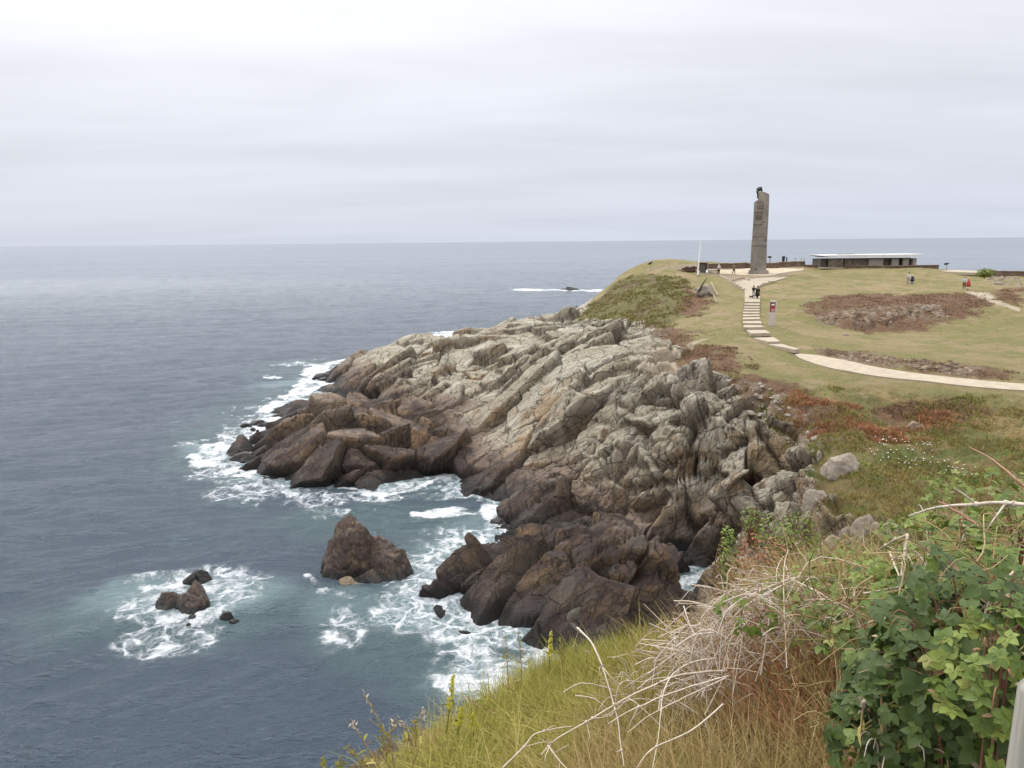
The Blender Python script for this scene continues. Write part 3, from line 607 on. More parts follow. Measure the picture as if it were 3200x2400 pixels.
# ------------------------------------------------------------------ loose rocks and sea rocks
def mat_rock(name, a, b, c_, wet=False, rough=.85):
    t = NT(name); n2 = t.noise(2.2, 6, .65, t.obj); n3 = t.noise(9, 5, .7, t.obj)
    st = t.noise(1.0, 6, .7, t.obj, st=((.8,5,5),(0,R_(40),0)))
    c = t.mix(t.map(st, .35, .65), a, b); c = t.mix(t.map(n2, .5, .68), c, c_); c = t.mix(t.math('MULTIPLY', t.map(n3, .5, .72), .6), c, tuple(x*.45 for x in a))
    if wet:
        z = t.node("ShaderNodeSeparateXYZ", {0: t.pos}).outputs[2]
        c = t.mix(t.map(t.math('ADD', z, t.math('MULTIPLY', t.math('SUBTRACT', n2, .5), 1.2)), .9, .2), c, (.018,.015,.013)); rough = t.map(z, .2, 2.2, .42, .82)
    return t.out(c, rough, t.bump(t.math('ADD', n3, t.math('MULTIPLY', st, .8)), .7, .08 if wet else .04), .4)
M_dark = mat_rock("dark_sea_rock", (.078,.050,.036), (.040,.028,.024), (.15,.10,.06), True)
M_black = mat_rock("black_wet_rock", (.035,.030,.027), (.022,.02,.018), (.055,.045,.036), True)
M_grey = mat_rock("pale_field_rock", (.27,.225,.175), (.20,.163,.125), (.32,.275,.22))
M_tanr = mat_rock("brown_field_rock", (.23,.17,.11), (.15,.105,.07), (.30,.25,.175))
def crag_v(c, size, seed, n=14, nu=90, nv=56, tap=.0, rough=1.0, rot=0):
    g = np.random.default_rng(seed); th = np.linspace(0.001, np.pi-.001, nv); ph = np.linspace(0, 2*np.pi, nu, endpoint=False)
    v = np.array([(math.sin(a)*math.cos(b), math.sin(a)*math.sin(b), math.cos(a)) for a in th for b in ph])
    nn = g.normal(size=(n,3)); nn[:,2] = np.abs(nn[:,2])*.9; nn /= np.linalg.norm(nn,axis=1)[:,None]; dd_ = g.uniform(.62, .95, n)
    q = v @ nn.T; r = np.min(np.where(q > .02, dd_/np.maximum(q, .02), 9), axis=1); r = np.minimum(r, 1.25)
    v = v*r[:,None]; s = np.array(size)/2
    p = v*s; cr = worley(p/(.28*s.mean())*np.array([1,1,.5])+seed, seed); f = cr[1]-cr[0]
    k = rough*s.mean()
    v = p + v*(( - .07*k*(1-sstep(0,.12,f)) + .08*k*(cr[2][:,0]-.5) + .07*k*fbm(p/k*2.2+seed, 4, seed)))[:,None]
    if tap: v[:,:2] *= (1 - tap*np.clip(v[:,2:3]/s[2]*.5+.25, 0, 1)**1.2)
    a = rot; v = np.c_[v[:,0]*math.cos(a)-v[:,1]*math.sin(a), v[:,0]*math.sin(a)+v[:,1]*math.cos(a), v[:,2]]
    q4 = np.array([(i*nu+j, (i+1)*nu+j, (i+1)*nu+(j+1)%nu, i*nu+(j+1)%nu) for i in range(nv-1) for j in range(nu)])
    return v + np.asarray(c), q4
def crag(name, parts, mat, label, cat, group=None, smooth=True):
    base = np.array(parts[0][0], float); mb = MB()
    for c, size, seed, *k in parts: v, q = crag_v(np.array(c)-base, size, seed, **(k[0] if k else {})); mb.add(v, q)
    o = mb.build(name, mat, None, smooth); o.location = base; return tag(o, label, cat, group)
def W_(px, py, z=0): return P(px, py, z)
c = W_(1090, 1795, 0)
crag("sea_rock", [((c[0]+.1, c[1]+.5, 1.0), (4.6, 3.8, 6.6), 3, dict(n=15, rot=.4, tap=.45)), (W_(1045,1760,.4), (2.4,2.6,4.2), 5, dict(tap=.5)), (W_(1190,1775,.5)+np.array([.0,.5,0]), (5.0,3.6,5.0), 8, dict(rot=-.5,n=20,tap=.55)), (W_(1240,1790,.2)+np.array([.0,.5,0]), (2.4,2.2,2.8), 12, dict(tap=.3)),
  (W_(1155,1815,-.1), (1.7,1.3,1.9), 9), (W_(1185,1835,-.2), (1.0,1.0,1.1), 14)], M_dark, "tall brown pointed sea rock standing alone in the water of the cove", "sea rock")
crag("sea_rock", [(W_(1085,1825,-.1), (1.5,1.0,.9), 22), (W_(1060,1815,-.15), (.9,.8,.6), 24)], M_tanr, "low pale foam-washed rock at the foot of the tall sea rock", "sea rock")
crag("sea_rock", [(W_(590,1890,.2), (2.1,1.6,2.0), 31, dict(tap=.4)), (W_(620,1880,.3), (1.6,1.5,2.5), 32, dict(rot=.6,tap=.3)), (W_(545,1890,.1), (2.0,1.5,1.9), 33, dict(tap=.5)), (W_(510,1915,-.1), (1.2,1.0,1.0), 34), (W_(600,1935,-.1), (.6,.6,.7), 36)], M_dark, "dark double-humped rock awash in the white foam on the left", "sea rock")
crag("sea_rock", [(W_(620,1802,-.05), (1.6,.9,1.1), 41), (W_(600,1812,-.1), (1.0,.7,.8), 42)], M_black, "small black rock just behind the double-humped rock in the foam", "sea rock")
crag("sea_rock", [(W_(708,1928,-.05), (.9,.7,.7), 44), (W_(730,1945,-.1), (.6,.5,.4), 45)], M_dark, "small round brown rock right of the double-humped rock", "sea rock")
crag("sea_rock", [(W_(590,1955,-.1), (.45,.5,.5), 47)], M_black, "tiny black rock in the foam below the double-humped rock", "sea rock")
crag("skerry", [(W_(1780,906,.2), (5.0,4,3.4), 51), (W_(1765,906,0), (5,3,1.8), 52), (W_(1798,906,0), (3.5,3,2.0), 53)], M_black, "black skerry ringed by white surf far out beyond the headland", "sea rock")
crag("skerry", [(W_(1440,1062,.1), (7,3,2.0), 55), (W_(1400,1064,.1), (3,2.5,2.2), 56), (W_(1480,1058,.1), (4,3,1.6), 57), (W_(1490,1050,.1), (3,2,2.4), 58)], M_black, "low black ledge behind the rocky ridge with surf breaking over it", "sea rock")
for (px, py, s, lab) in ((1000,1182,2.2,"small black rock at the very tip of the headland"), (1110,1128,1.8,"black rock in surf behind the tip of the headland, nearest the ridge"), (1085,1131,1.5,"black rock in surf behind the tip of the headland, farther from the ridge"),
    (768,1332,1.1,"black rock farthest out in the foam off the brown outcrop"), (800,1326,1.3,"middle black rock in the foam off the brown outcrop"), (822,1330,.9,"black rock in the foam closest to the brown outcrop"), (790,1342,.6,"tiny black rock in the foam below the other black ones"),
    (1060,1238,1.0,"dark rock in the white inlet between ridge and outcrop"), (1092,1240,.8,"smaller dark rock deeper in the white inlet"), (765,1428,2.6,"flat grey rock shelf washed by foam at the left end of the outcrop"), (2240,1912,1.3,"dark wet rock in the narrow gully behind the cove"), (1560,1632,1.2,"small wet rock at the waterline left of the main slope")):
    crag("sea_rock", [(W_(px, py, .02), (s*1.4, s, s*(.5 if s > 2.4 else .9)), int(px+py)), (W_(px+14, py+4, 0), (s*.7, s*.6, s*.4), int(px))], M_black if s < 2.4 else M_dark, lab, "sea rock")

def boulder(px, py, w, h, mat, label, seed, group=None, rmin=14, n=10, d=None):
    p = at(px, py, rmin); dist = math.hypot(p[0], p[1]); k = float(np.dot(p-np.array([0,0,CAMZ]), -RM[:,2]))/F
    w, h = w*k, h*k; w_ = (w, w*(d or .8), h*1.5)
    o = crag("boulder", [((p[0], p[1]+w*.2, p[2]+h*.12), w_, seed, dict(nu=48, nv=32, n=n))], mat, label, "boulder", group); return o
for i, (px, py, w, h, m, lab) in enumerate((
    (2636,1490,105,62,M_grey,"large pale rounded boulder half sunk in green scrub below the slope"), (2560,1440,32,30,M_grey,"small grey boulder above left of the large pale boulder"), (2590,1462,26,18,M_tanr,"small tan rock touching the large pale boulder's left side"),
    (2545,1515,48,26,M_grey,"flat grey boulder down left of the large pale boulder"), (2862,1345,46,34,M_tanr,"lone dark brown boulder lying in heath in the middle of the right slope"), (2560,1590,90,60,M_grey,"broad grey slab at the top of the cliff edge bushes"),
    (2650,1700,70,80,M_grey,"upright grey rock among brambles left of the bramble bank"), (2705,1690,70,56,M_grey,"grey rock just right of the upright one among brambles"), (2790,1668,60,46,M_tanr,"buff rock poking out beside the dark bramble leaves"), (2600,1760,60,60,M_tanr,"brown rock low behind the dry stem tangle"),
    (2384,1251,22,7,M_grey,"white flat stone on the red earth above the cliff"), (2425,1250,34,9,M_grey,"grey flat stone right of the white one on the red earth"), (2357,1285,26,8,M_grey,"cream flat stone on the red earth nearest the cliff"),
    (2215,1070,7,5,M_grey,"small white stone beside the dirt trail"), (2646,1050,17,10,M_grey,"white stone on the grass below the stony bank"), (2780,988,26,16,M_grey,"pale boulder in the middle of the stony bank"), (2893,978,22,14,M_grey,"grey boulder at the right of the stony bank"),
    (2918,970,16,9,M_grey,"pale stone above right of the grey bank boulder"), (2938,977,18,7,M_grey,"flat pale stone at the right end of the stony bank"), (2783,1008,20,10,M_tanr,"reddish boulder at the foot of the stony bank"), (2604,1002,20,12,M_tanr,"tan boulder at the left foot of the stony bank"),
    (2565,1005,14,9,M_grey,"small grey stone at the far left of the stony bank"), (2700,978,22,12,M_tanr,"tan boulder on the stony bank's upper middle"), (2850,975,24,14,M_tanr,"buff boulder left of the grey bank boulder"), (2935,988,12,6,M_grey,"little pale stone just below the stony bank's right end"),
    (2530,945,12,8,M_grey,"small pale stone at the top left of the brown bank"), (3125,888,34,12,M_grey,"grey slab in the stones right of the red-coated walker"), (3097,878,20,10,M_grey,"pale stone beside the green bush near the sea wall"),
    (2640,1105,22,8,M_grey,"pale stone at the left end of the rocks above the path"), (2700,1120,26,11,M_tanr,"tan rock in the strip above the path, left part"), (2790,1130,24,10,M_tanr,"tan rock in the strip above the path, middle"), (2900,1150,22,10,M_grey,"pale rock in the strip above the path, right part"),
    (3000,1170,24,8,M_tanr,"brown rock at the right end of the strip above the path"), (2205,1145,10,4,M_grey,"pale stone in the brown patch beside the trail"))):
    boulder(px, py, w, h, m, lab, 200+i)
# scatter of stones on the banks: nobody could count them
def scatter(name, polys, n, s0, s1, mat, seed, label, cat="stones"):
    g = np.random.default_rng(seed); mb = MB(); base = []
    for q in polys:
        lo, hi = q.min(0), q.max(0); k = 0
        while k < n:
            c = g.uniform(lo, hi, (n, 2)); c = c[sdist(q, c) > 0][:n-k]; k += max(len(c), 1)
            for x, y in c:
                s = s0*(s1/s0)**(g.random()**2.5); z = surf(x, y)
                a = g.uniform(0, 6.3); v = np.array([(-1,-1,-.5),(1,-1,-.5),(1,1,-.5),(-1,1,-.5),(-.7,-.6,.6),(.6,-.7,.75),(.7,.6,.6),(-.6,.7,.5)])*(1+g.uniform(-.25,.25,(8,3)))
                v = v*s*np.array([1,.75,.5])/2; v = np.c_[v[:,0]*math.cos(a)-v[:,1]*math.sin(a), v[:,0]*math.sin(a)+v[:,1]*math.cos(a), v[:,2]] + (x, y, z+s*.08)
                mb.add(v, [(0,1,5,4),(1,2,6,5),(2,3,7,6),(3,0,4,7),(4,5,6,7)])
    o = mb.build(name, mat); return tag(o, label, cat, None, "stuff")
scatter("bank_stones", [Z_stony[0]], 200, .15, .7, M_tanr, 5, "loose tan stones covering the stony bank")
scatter("strip_stones", [Z_stony[1]], 220, .15, .6, M_tanr, 6, "loose stones in the strip above the concrete path")
scatter("pale_stones", [Z_stony[2], Z_stony[4], Z_stony[5]], 90, .15, .7, M_grey, 7, "pale stones strewn where grass meets rock")
# ------------------------------------------------------------------ the built things
M_mon = simple("monument_concrete", (.225,.198,.168), (.175,.152,.13), 1.2, .9, .3, .03, .2, (.29,.25,.205))
M_mond = simple("monument_relief", (.105,.085,.07), (.15,.12,.10), 6, .9, .6, .05)
M_bronze = simple("dark_bronze", (.03,.028,.026), (.06,.055,.05), 5, .45, .4, .02, .5)
M_white = simple("white_paint", (.80,.79,.76), (.72,.71,.68), 3, .6, .1, .01)
M_blk = simple("black_paint", (.018,.018,.02), (.03,.03,.03), 6, .5, .1, .01)
M_stone = simple("rough_masonry", (.20,.165,.13), (.12,.098,.078), 3.5, .95, .9, .10, .2, (.27,.22,.17))
M_wall = simple("brown_walling", (.165,.115,.08), (.115,.078,.058), 2.5, .95, .8, .08, .2, (.21,.16,.11))
M_cap = simple("pale_coping", (.31,.25,.185), (.26,.205,.15), 2, .9, .3, .02)
M_shed = simple("dark_red_brick", (.075,.035,.028), (.05,.026,.022), 4, .9, .5, .03)
M_render = simple("grey_render", (.30,.27,.235), (.25,.225,.195), 2.2, .9, .3, .02)
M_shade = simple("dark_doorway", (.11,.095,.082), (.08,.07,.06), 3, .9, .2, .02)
M_roof = simple("white_roof", (.60,.60,.59), (.50,.49,.47), .8, .7, .15, .02)
def put(name, px, py, label, cat, group=None, rz=None, rmin=20, dz=0):
    p = at(px, py, rmin); o = empty(name, (p[0], p[1], p[2]+dz), -math.atan2(p[0], p[1]) if rz is None else rz)
    tag(o, label, cat, group); return o, float(np.dot(p-np.array([0,0,CAMZ]), -RM[:,2]))/F
def clean(o):
    if "_k" in o: del o["_k"]
# monument -----------------------------------------------------------
mon, k = put("monument", 2370, 856, "tall leaning grey concrete monument with a dark bronze figure on top", "monument", dz=-.05)
k *= .965
def mz(y): return (856-y)*k
def extrude_face(mb, pts, y0, y1):
    pts = np.array(pts, float); n = len(pts); v = np.r_[np.c_[pts[:,0], np.full(n,y0), pts[:,1]], np.c_[pts[:,0], np.full(n,y1), pts[:,1]]]
    bmv = v; cx = pts.mean(0); v = np.r_[v, [[cx[0],y0,cx[1]]], [[cx[0],y1,cx[1]]]]
    return mb.add(v, [(i, n+i, n+(i+1)%n, (i+1)%n) for i in range(n)], [(i, (i+1)%n, 2*n) for i in range(n)] + [(n+(i+1)%n, n+i, 2*n+1) for i in range(n)])
s5 = k/5.19; X0 = 393
def mp_(x, y, lean=True): yy = (1530-y)*s5; return ((x-X0)*s5 - yy*.052, yy)        # picture outline of the shaft, less the lens's own lean
out_ = [(262,1475),(268,1330),(280,1120),(287,985),(293,965),(297,900),(315,640),(325,370),(335,350),(360,335),(388,318),(396,300),(396,205),(420,192),(455,190),(505,205),(545,225),(563,242),(563,300),(550,620),(538,850),(530,1000),(524,1200),(521,1475)]
f = MB(); extrude_face(f, [mp_(*p) for p in out_], -1.15, 1.15); f.build("shaft", M_mon, mon)
f = MB(); f.prism([(-1.62,-1.45),(1.60,-1.45),(1.60,1.45),(-1.62,1.45)], -.3, mp_(0,1470)[1]+.02, (0,0), 0, .97); f.build("plinth", M_mon, mon)
def panel(name, x0, x1, y0, y1, d, mat, yy=-1.15):
    a = mp_(x0, y1); b = mp_(x1, y0); c0 = mp_(x0, y0); f = MB(); cx = (a[0]+b[0])/2
    v, w = [], b[0]-a[0]
    f.box((cx, yy-d/2+.01, (a[1]+b[1])/2), (w, d+.02, b[1]-a[1])); return f
fr = panel("relief", 378, 476, 350, 458, .06, M_mond).build("relief_panel", M_mond, mon)
f = MB()
for x0, x1, y0, y1 in ((392,410,362,440),(418,432,368,450),(440,462,360,430),(398,455,440,452)):
    a = panel("", x0, x1, y0, y1, .13, None); f.add(np.concatenate(a.v), np.concatenate(a.q))
f.build("relief_figures", M_mon, fr)
f = panel("t", 344, 466, 503, 541, .05, None); f.build("inscription_band", M_mond, mon)
f = MB()
for i in range(5): a = panel("", 348+i*0, 455-i*2, 562+i*16, 571+i*16, .05, None); f.add(np.concatenate(a.v), np.concatenate(a.q), np.concatenate(a.t))
f.build("inscription_lines", M_mond, mon)
panel("l", 322, 458, 696, 710, .14, None).build("ledge", M_mon, mon)
panel("l", 452, 484, 668, 676, .12, None).build("ledge", M_mond, mon)
panel("l", 288, 531, 1046, 1058, .10, None).build("ledge", M_mon, mon)
panel("w", 499, 520, 950, 993, .04, None).build("window", M_mond, mon)
panel("w", 343, 366, 1418, 1458, .04, None).build("window", M_shade, mon)
panel("b", 312, 470, 905, 912, .05, None).build("ledge", M_mon, mon)
# bronze figure: a torso leaning out over the notch, gown trailing down the shaft
hx, hz = mp_(400, 140)
f = MB(); f.tube([(hx-.05,-.2,hz-.35),(hx-.02,-.25,hz-.1),(hx+.02,-.28,hz+.12),(hx+.06,-.25,hz+.22)], [.26,.36,.30,.16], 12)
p1 = mp_(372,165); p2 = mp_(378,215); p3 = mp_(386,265); p4 = mp_(394,300); p0_ = mp_(425,175)
f.tube([(p0_[0],-.1,p0_[1]),(p1[0]+.12,-.3,p1[1]),(p1[0]+.06,-.35,p1[1]-.25),(p2[0]+.05,-.3,p2[1]),(p3[0],-.3,p3[1]+.1),(p3[0]+.02,-.3,p3[1]-.1),(p4[0],-.2,p4[1]-.05)], [.30,.24,.20,.13,.15,.17,.06], 10)
f.tube([(hx+.05,-.3,hz+.1),(mp_(430,135)[0],-.2,mp_(0,125)[1]),(mp_(440,165)[0],-.1,mp_(0,165)[1]),(mp_(440,185)[0],0,mp_(0,188)[1])], [.26,.26,.22,.14], 10)
f.build("bronze_figure", M_bronze, mon, True)
panel("x", 392, 436, 178, 200, .3, None, -.1).build("figure_base", M_white, mon)
# flagpole -------------------------------------------------------------
fp, k = put("flagpole", 2180, 863, "tall bare white flagpole standing on the turf left of the monument", "flagpole")
dx = -6*k; hh = 118*k
f = MB(); f.tube([(0,0,-.2),(.15,0,hh*.5),(.30,0,hh)], [.13,.10,.045], 10); f.build("pole", M_white, fp)
f = MB(); f.box((0,0,.05),(.5,.5,.25),bev=.06); f.build("base", M_conc, fp)
f = MB(); f.ball((.30,0,hh+.05),.09); f.build("finial", M_white, fp)
# retaining wall behind the plaza -----------------------------------------
def wall_run(name, pts, z_off, h, th, mat, capmat, label):
    Pw = np.array([at(*p) for p in pts]); base = Pw[0]; o = empty(name, base); tag(o, label, "wall"); m = MB(); c = MB()
    for a, b in zip(Pw[:-1], Pw[1:]):
        d = (b-a)[:2]; L = np.linalg.norm(d); rz = math.atan2(d[1], d[0]); mid = (a+b)/2-base; zt = max(a[2], b[2])-base[2]+h; zb = min(a[2],b[2])-base[2]-.4
        m.box((mid[0], mid[1], (zt+zb)/2), (L+.02, th, zt-zb), rz); c.box((mid[0], mid[1], zt+.06), (L+.05, th+.16, .12), rz)
    m.build("masonry", mat, o); c.build("coping", capmat, o); return o
wall_run("stone_wall", [(2212,841),(2270,840),(2330,839),(2395,839),(2432,838)], 0, .85, .5, M_wall, M_cap, "long low brown wall behind the plaza and the monument")
wall_run("stone_wall", [(2428,835),(2470,833),(2515,832)], 0, .75, .5, M_wall, M_cap, "short pale-topped wall right of the monument with dark posts on it")
wall_run("stone_wall", [(2515,835),(2560,837),(2640,838),(2720,838),(2800,838),(2872,836),(2930,837)], 0, .28, .6, M_wall, M_wall, "very low stone kerb wall below the white-roofed ruin")
wall_run("stone_wall", [(3072,860),(3110,861),(3150,862),(3210,863)], 0, .6, .8, M_wall, M_wall, "dark dry stone wall at the right edge above the sea")
# brick hut -----------------------------------------------------------------
hu, k = put("brick_hut", 2194, 852, "squat dark red brick hut beside the flagpole", "hut")
w = 28*k; h = 29*k
f = MB(); f.box((0,.9,h/2-.1),(w,1.8,h+.1)); f.build("wall", M_shed, hu)
f = MB(); f.box((0,.9,h+.02),(w+.16,2.0,.10)); f.build("roof", M_wall, hu)
f = MB(); f.box((.05,-.02,h*.42),(.75,.06,h*.82)); f.build("door", M_shade, hu)
# old timber/rubble store left of the hut
st, k = put("rubble_bank", 2160, 851, "dark broken masonry with timbers heaped left of the brick hut", "ruin")
f = MB(); g = np.random.default_rng(4)
for i in range(26): f.box((g.uniform(-26,8)*k, g.uniform(.0,1.2), g.uniform(0,.5)+.25*(1-i/26)), (g.uniform(.4,1.1), g.uniform(.3,.6), g.uniform(.2,.5)), g.uniform(-.5,.5), .8)
f.build("masonry", M_shed, st)
f = MB(); f.tube([(-52*k,.1,.15),(-30*k,.1,.35),(8*k,.2,.95)], .09, 6); f.tube([(-30*k,-.3,.1),(6*k,-.1,.45)], .08, 6); f.build("timber", M_wall, st)
# bollards
for px, lab in ((2182,"white rounded bollard at the left foot of the brick hut, by the flagpole"), (2209,"white rounded bollard at the right foot of the brick hut")):
    b, k = put("bollard", px, 855, lab, "bollard", "white bollards by the brick hut"); f = MB(); f.tube([(0,0,-.1),(0,0,.35),(0,0,.50),(0,0,.57)], [.20,.20,.15,.04], 12); f.build("post", M_white, b, True)
    f = MB(); f.tube([(0,0,-.1),(0,0,.06)], [.24,.24], 12); f.build("base", M_conc, b)
# railing / bench
be, k = put("bench", 2228, 854, "long white plank bench on grey posts right of the brick hut", "bench")
f = MB(); f.box((0,0,.62),(36*k,.42,.09)); f.build("seat", M_white, be)
for x in (-14*k, 14*k): f = MB(); f.box((x,0,.28),(.14,.36,.60)); f.build("leg", M_render, be)
f = MB(); f.box((-16*k,.1,1.0),(.10,.10,1.9)); f.build("post", M_render, be)
# ruin ---------------------------------------------------------------------
ru, k = put("ruined_building", 2714, 833, "long low stone ruin under a thin white flat roof on the skyline", "building", rz=0.0)
k *= .955
def rx(px): return (px-2700)*k
zb = -.15; ztop = 35*k
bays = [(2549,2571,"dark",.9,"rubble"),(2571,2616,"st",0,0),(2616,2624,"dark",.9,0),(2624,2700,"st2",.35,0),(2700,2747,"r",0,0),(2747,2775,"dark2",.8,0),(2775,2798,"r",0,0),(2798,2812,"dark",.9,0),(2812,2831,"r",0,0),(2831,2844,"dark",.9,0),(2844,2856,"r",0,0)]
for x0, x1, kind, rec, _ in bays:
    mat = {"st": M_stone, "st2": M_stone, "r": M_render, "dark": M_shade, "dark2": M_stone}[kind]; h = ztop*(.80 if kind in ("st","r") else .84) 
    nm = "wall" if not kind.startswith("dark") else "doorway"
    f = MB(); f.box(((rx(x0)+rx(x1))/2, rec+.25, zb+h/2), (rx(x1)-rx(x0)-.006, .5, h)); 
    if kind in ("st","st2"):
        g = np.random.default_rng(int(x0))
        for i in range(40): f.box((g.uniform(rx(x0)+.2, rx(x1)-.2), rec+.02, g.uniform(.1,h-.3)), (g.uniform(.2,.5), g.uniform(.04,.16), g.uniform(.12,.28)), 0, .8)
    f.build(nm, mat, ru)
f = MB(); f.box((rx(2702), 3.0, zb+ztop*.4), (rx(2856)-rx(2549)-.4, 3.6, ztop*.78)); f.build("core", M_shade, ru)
f = MB(); f.box((rx(2702), .4, zb-.05), (rx(2858)-rx(2546), 2.2, .24)); f.build("plinth", M_cap, ru)
f = MB()
R0, R1 = rx(2541), rx(2872); zt = ztop
prof = [(R0, zt*1.05),(rx(2600), zt*1.08),(rx(2700), zt*1.09),(rx(2800), zt*1.09),(R1, zt*1.10),(rx(2866), zt*1.03),(rx(2850), zt*.90),(rx(2820), zt*.83),(rx(2780), zt*.82),(rx(2700), zt*.82),(rx(2640), zt*.86),(rx(2570), zt*.87),(R0+.4, zt*.98)]
extrude_face(f, prof, -.7, 5.2); f.build("roof", M_roof, ru)
f = MB(); f.box((rx(2650), 3.2, zt*1.10), (3.0,.3,.10)); f.build("gutter", M_shade, ru)
# viewpoint posts, telescopes ---------------------------------------------------
def telescope(px, py, hpx, label, dz=0, tilt=.5):
    o, k = put("viewing_telescope", px, py, label, "telescope", "viewing telescopes facing the sea", dz=dz); h = hpx*k
    f = MB(); f.tube([(0,0,-.3),(0,0,h*.72)], [.07,.05], 8); f.build("post", M_render if px < 2100 or px > 2900 else M_blk, o)
    f = MB(); f.box((0,0,h*.74),(.16,.16,.14)); f.build("yoke", M_blk, o)
    f = MB(); f.tube([(-.42,0,h*.83+.10*tilt),(-.1,0,h*.86),(.28,0,h*.86-.12*tilt)], [.15,.18,.10], 10); f.build("barrel", M_blk, o)
telescope(2033, 842, 22, "dark viewing telescope on a post at the left end of the plateau", 0, -1.5)
telescope(2405, 834, 24, "dark viewing telescope just right of the monument", .55, .2)
telescope(2958, 838, 22, "dark viewing telescope on a pale post on the open ground right of the ruin", 0, -.5)
cn, k = put("coin_viewer", 2447, 832, "stout black bell-topped viewer on the wall right of the monument", "viewer", dz=.65)
f = MB(); f.tube([(0,0,-.1),(0,0,.12),(0,0,.18)], [.55,.50,.2], 14); f.build("base", M_blk, cn)
f = MB(); f.tube([(0,0,.1),(0,0,.6),(0,0,.85),(0,0,1.1),(0,0,1.2)], [.24,.22,.30,.26,.08], 12); f.build("body", M_blk, cn, True)
for px, hp, lab in ((2457,15,"thin black post close beside the black viewer"),(2484,13,"thin grey post on the wall, second from the black viewer"),(2503,13,"thin grey post on the wall, third from the black viewer"),(2512,12,"last grey post on the wall before the ruin")):
    o, k = put("railing_post", px, 832, lab, "post", "thin posts on the wall by the ruin", dz=.6); f = MB(); f.tube([(0,0,-.3),(0,0,hp*k)], [.10 if px == 2457 else .05]*2, 8); f.build("shaft", M_blk if px == 2457 else M_render, o)
    f = MB(); f.ball((0,0,hp*k+.03), .11 if px == 2457 else .06); f.build("knob", M_blk, o)
# boulder with iron stake (old anchor memorial) and rails
an, k = put("stake_memorial", 2203, 926, "round grey stone drum with a dark leaning iron stake below the flagpole", "memorial")
f = MB(); v, q = crag_v((0,0,.85), (2.3,2.0,1.9), 77, n=18, nu=60, nv=40, rough=.7); f.add(v, q); f.build("stone", M_grey, an, True)
f = MB(); f.tube([(-.9,-.9,.6),(-.4,-.7,1.6),(.15,-.5,2.5)], [.13,.10,.05], 8); f.build("stake", M_blk, an)
v, q = crag_v((0,.1,-.1), (2.5,1.9,.8), 78, n=12, nu=40, nv=24); f = MB(); f.add(v, q); f.build("footing", M_tanr, an, True)
v, q = crag_v((-1.35,-.3,1.0), (.4,.4,.35), 79, n=9, nu=24, nv=16); f = MB(); f.add(v, q); f.build("cobble", M_render, an, True)
for a, b, lab in (((2222,893),(2244,926),"upper pale plank leaning down from the stone drum"), ((2219,912),(2240,948),"lower pale plank leaning down from the stone drum")):
    A, B_ = at(*a), at(*b); f = MB(); f.tube([np.array((0,0,.5)), B_-A+(0,0,.1)], .10, 4); o = f.build("plank", M_cap); o.location = A; tag(o, lab, "plank", "planks beside the stone drum")
# info pillar ------------------------------------------------------------------
ip, k = put("information_pillar", 2412, 1017, "pinkish white information pillar with a dark red panel beside the stepped path", "sign", rz=-.42)
Wd, Hh = 19*k, 77*k
M_pil = simple("pinkish_concrete", (.50,.425,.38), (.44,.37,.335), 3, .8, .15, .01); M_red = simple("dark_red_panel", (.26,.055,.050), (.22,.045,.045), 4, .5, .05, .01); M_pink = simple("pale_pink_print", (.62,.38,.33), (.58,.34,.30), 9, .6, .05, .01)
f = MB(); f.box((0,0,Hh*.27-.1),(Wd,.34,Hh*.54+.2),bev=.03); f.box((Wd*.47,0,Hh*.74),(.10,.34,Hh*.41),bev=.02); f.box((-Wd*.48,0,Hh*.74),(.05,.34,Hh*.41)); f.box((0,.10,Hh*.74),(Wd*.94,.14,Hh*.41)); f.prism([(-Wd/2,-.17),(Wd/2,-.17),(Wd/2,.17),(-Wd/2,.17)], Hh*.945, Hh*.985, (0,0), 0, 1.0); f.prism([(-Wd/2,-.17),(Wd/2,-.17),(Wd/2,.17),(-Wd/2,.17)], Hh*.985, Hh, (0,0), 0, .88); f.build("pillar", M_pil, ip)
f = MB(); f.box((-.02,-.05,Hh*.742),(Wd*.86,.12,Hh*.40)); pn = f.build("panel", M_red, ip)
f = MB(); f.box((0,-.115,Hh*.84),(Wd*.48,.012,Hh*.045),bev=0); f.box((.06,-.115,Hh*.87),(Wd*.2,.012,Hh*.02)); f.build("emblem", M_white, pn)
f = MB(); 
for i in range(4): f.box((0.03,-.115,Hh*(.66-i*.028)),(Wd*(.58-.05*(i%2)),.012,Hh*.017))
f.build("lettering", M_pink, pn)
f = MB(); f.box((0,-.115,Hh*.905),(Wd*.7,.012,Hh*.05)); f.build("dark_band", M_shade, pn)
# kerbs of the forecourt ----------------------------------------------------------
def kerb(name, pts, label, w=.35, h=.16):
    q = [hit(*p) for p in pts]; f = MB(); b = q[0].copy(); b[2] = ground0([b[:2]])[0]
    for a, c in zip(q[:-1], q[1:]):
        n = max(2, int(np.linalg.norm((c-a)[:2])/1.2))
        for i in range(n):
            u = a+(c-a)*i/n; v = a+(c-a)*(i+1)/n; m = (u+v)/2; d = v-u; z = ground0([m[:2]])[0]; f.box((m[0]-b[0], m[1]-b[1], z-b[2]+h/2-.1), (np.linalg.norm(d[:2])+.0, w, h+.25), math.atan2(d[1], d[0]))
    o = f.build(name, M_conc); o.location = b; tag(o, label, "kerb", "pale kerbs round the forecourt")
kerb("kerb", [(2248,861),(2264,870),(2281,881),(2304,896),(2325,909)], "pale kerb along the left side of the upper path")
kerb("kerb", [(2283,881),(2300,875),(2326,868)], "short pale kerb slanting up right from the path's left kerb")
kerb("kerb", [(2330,871),(2340,878)], "stub of pale kerb at the point of the planted island", .3)
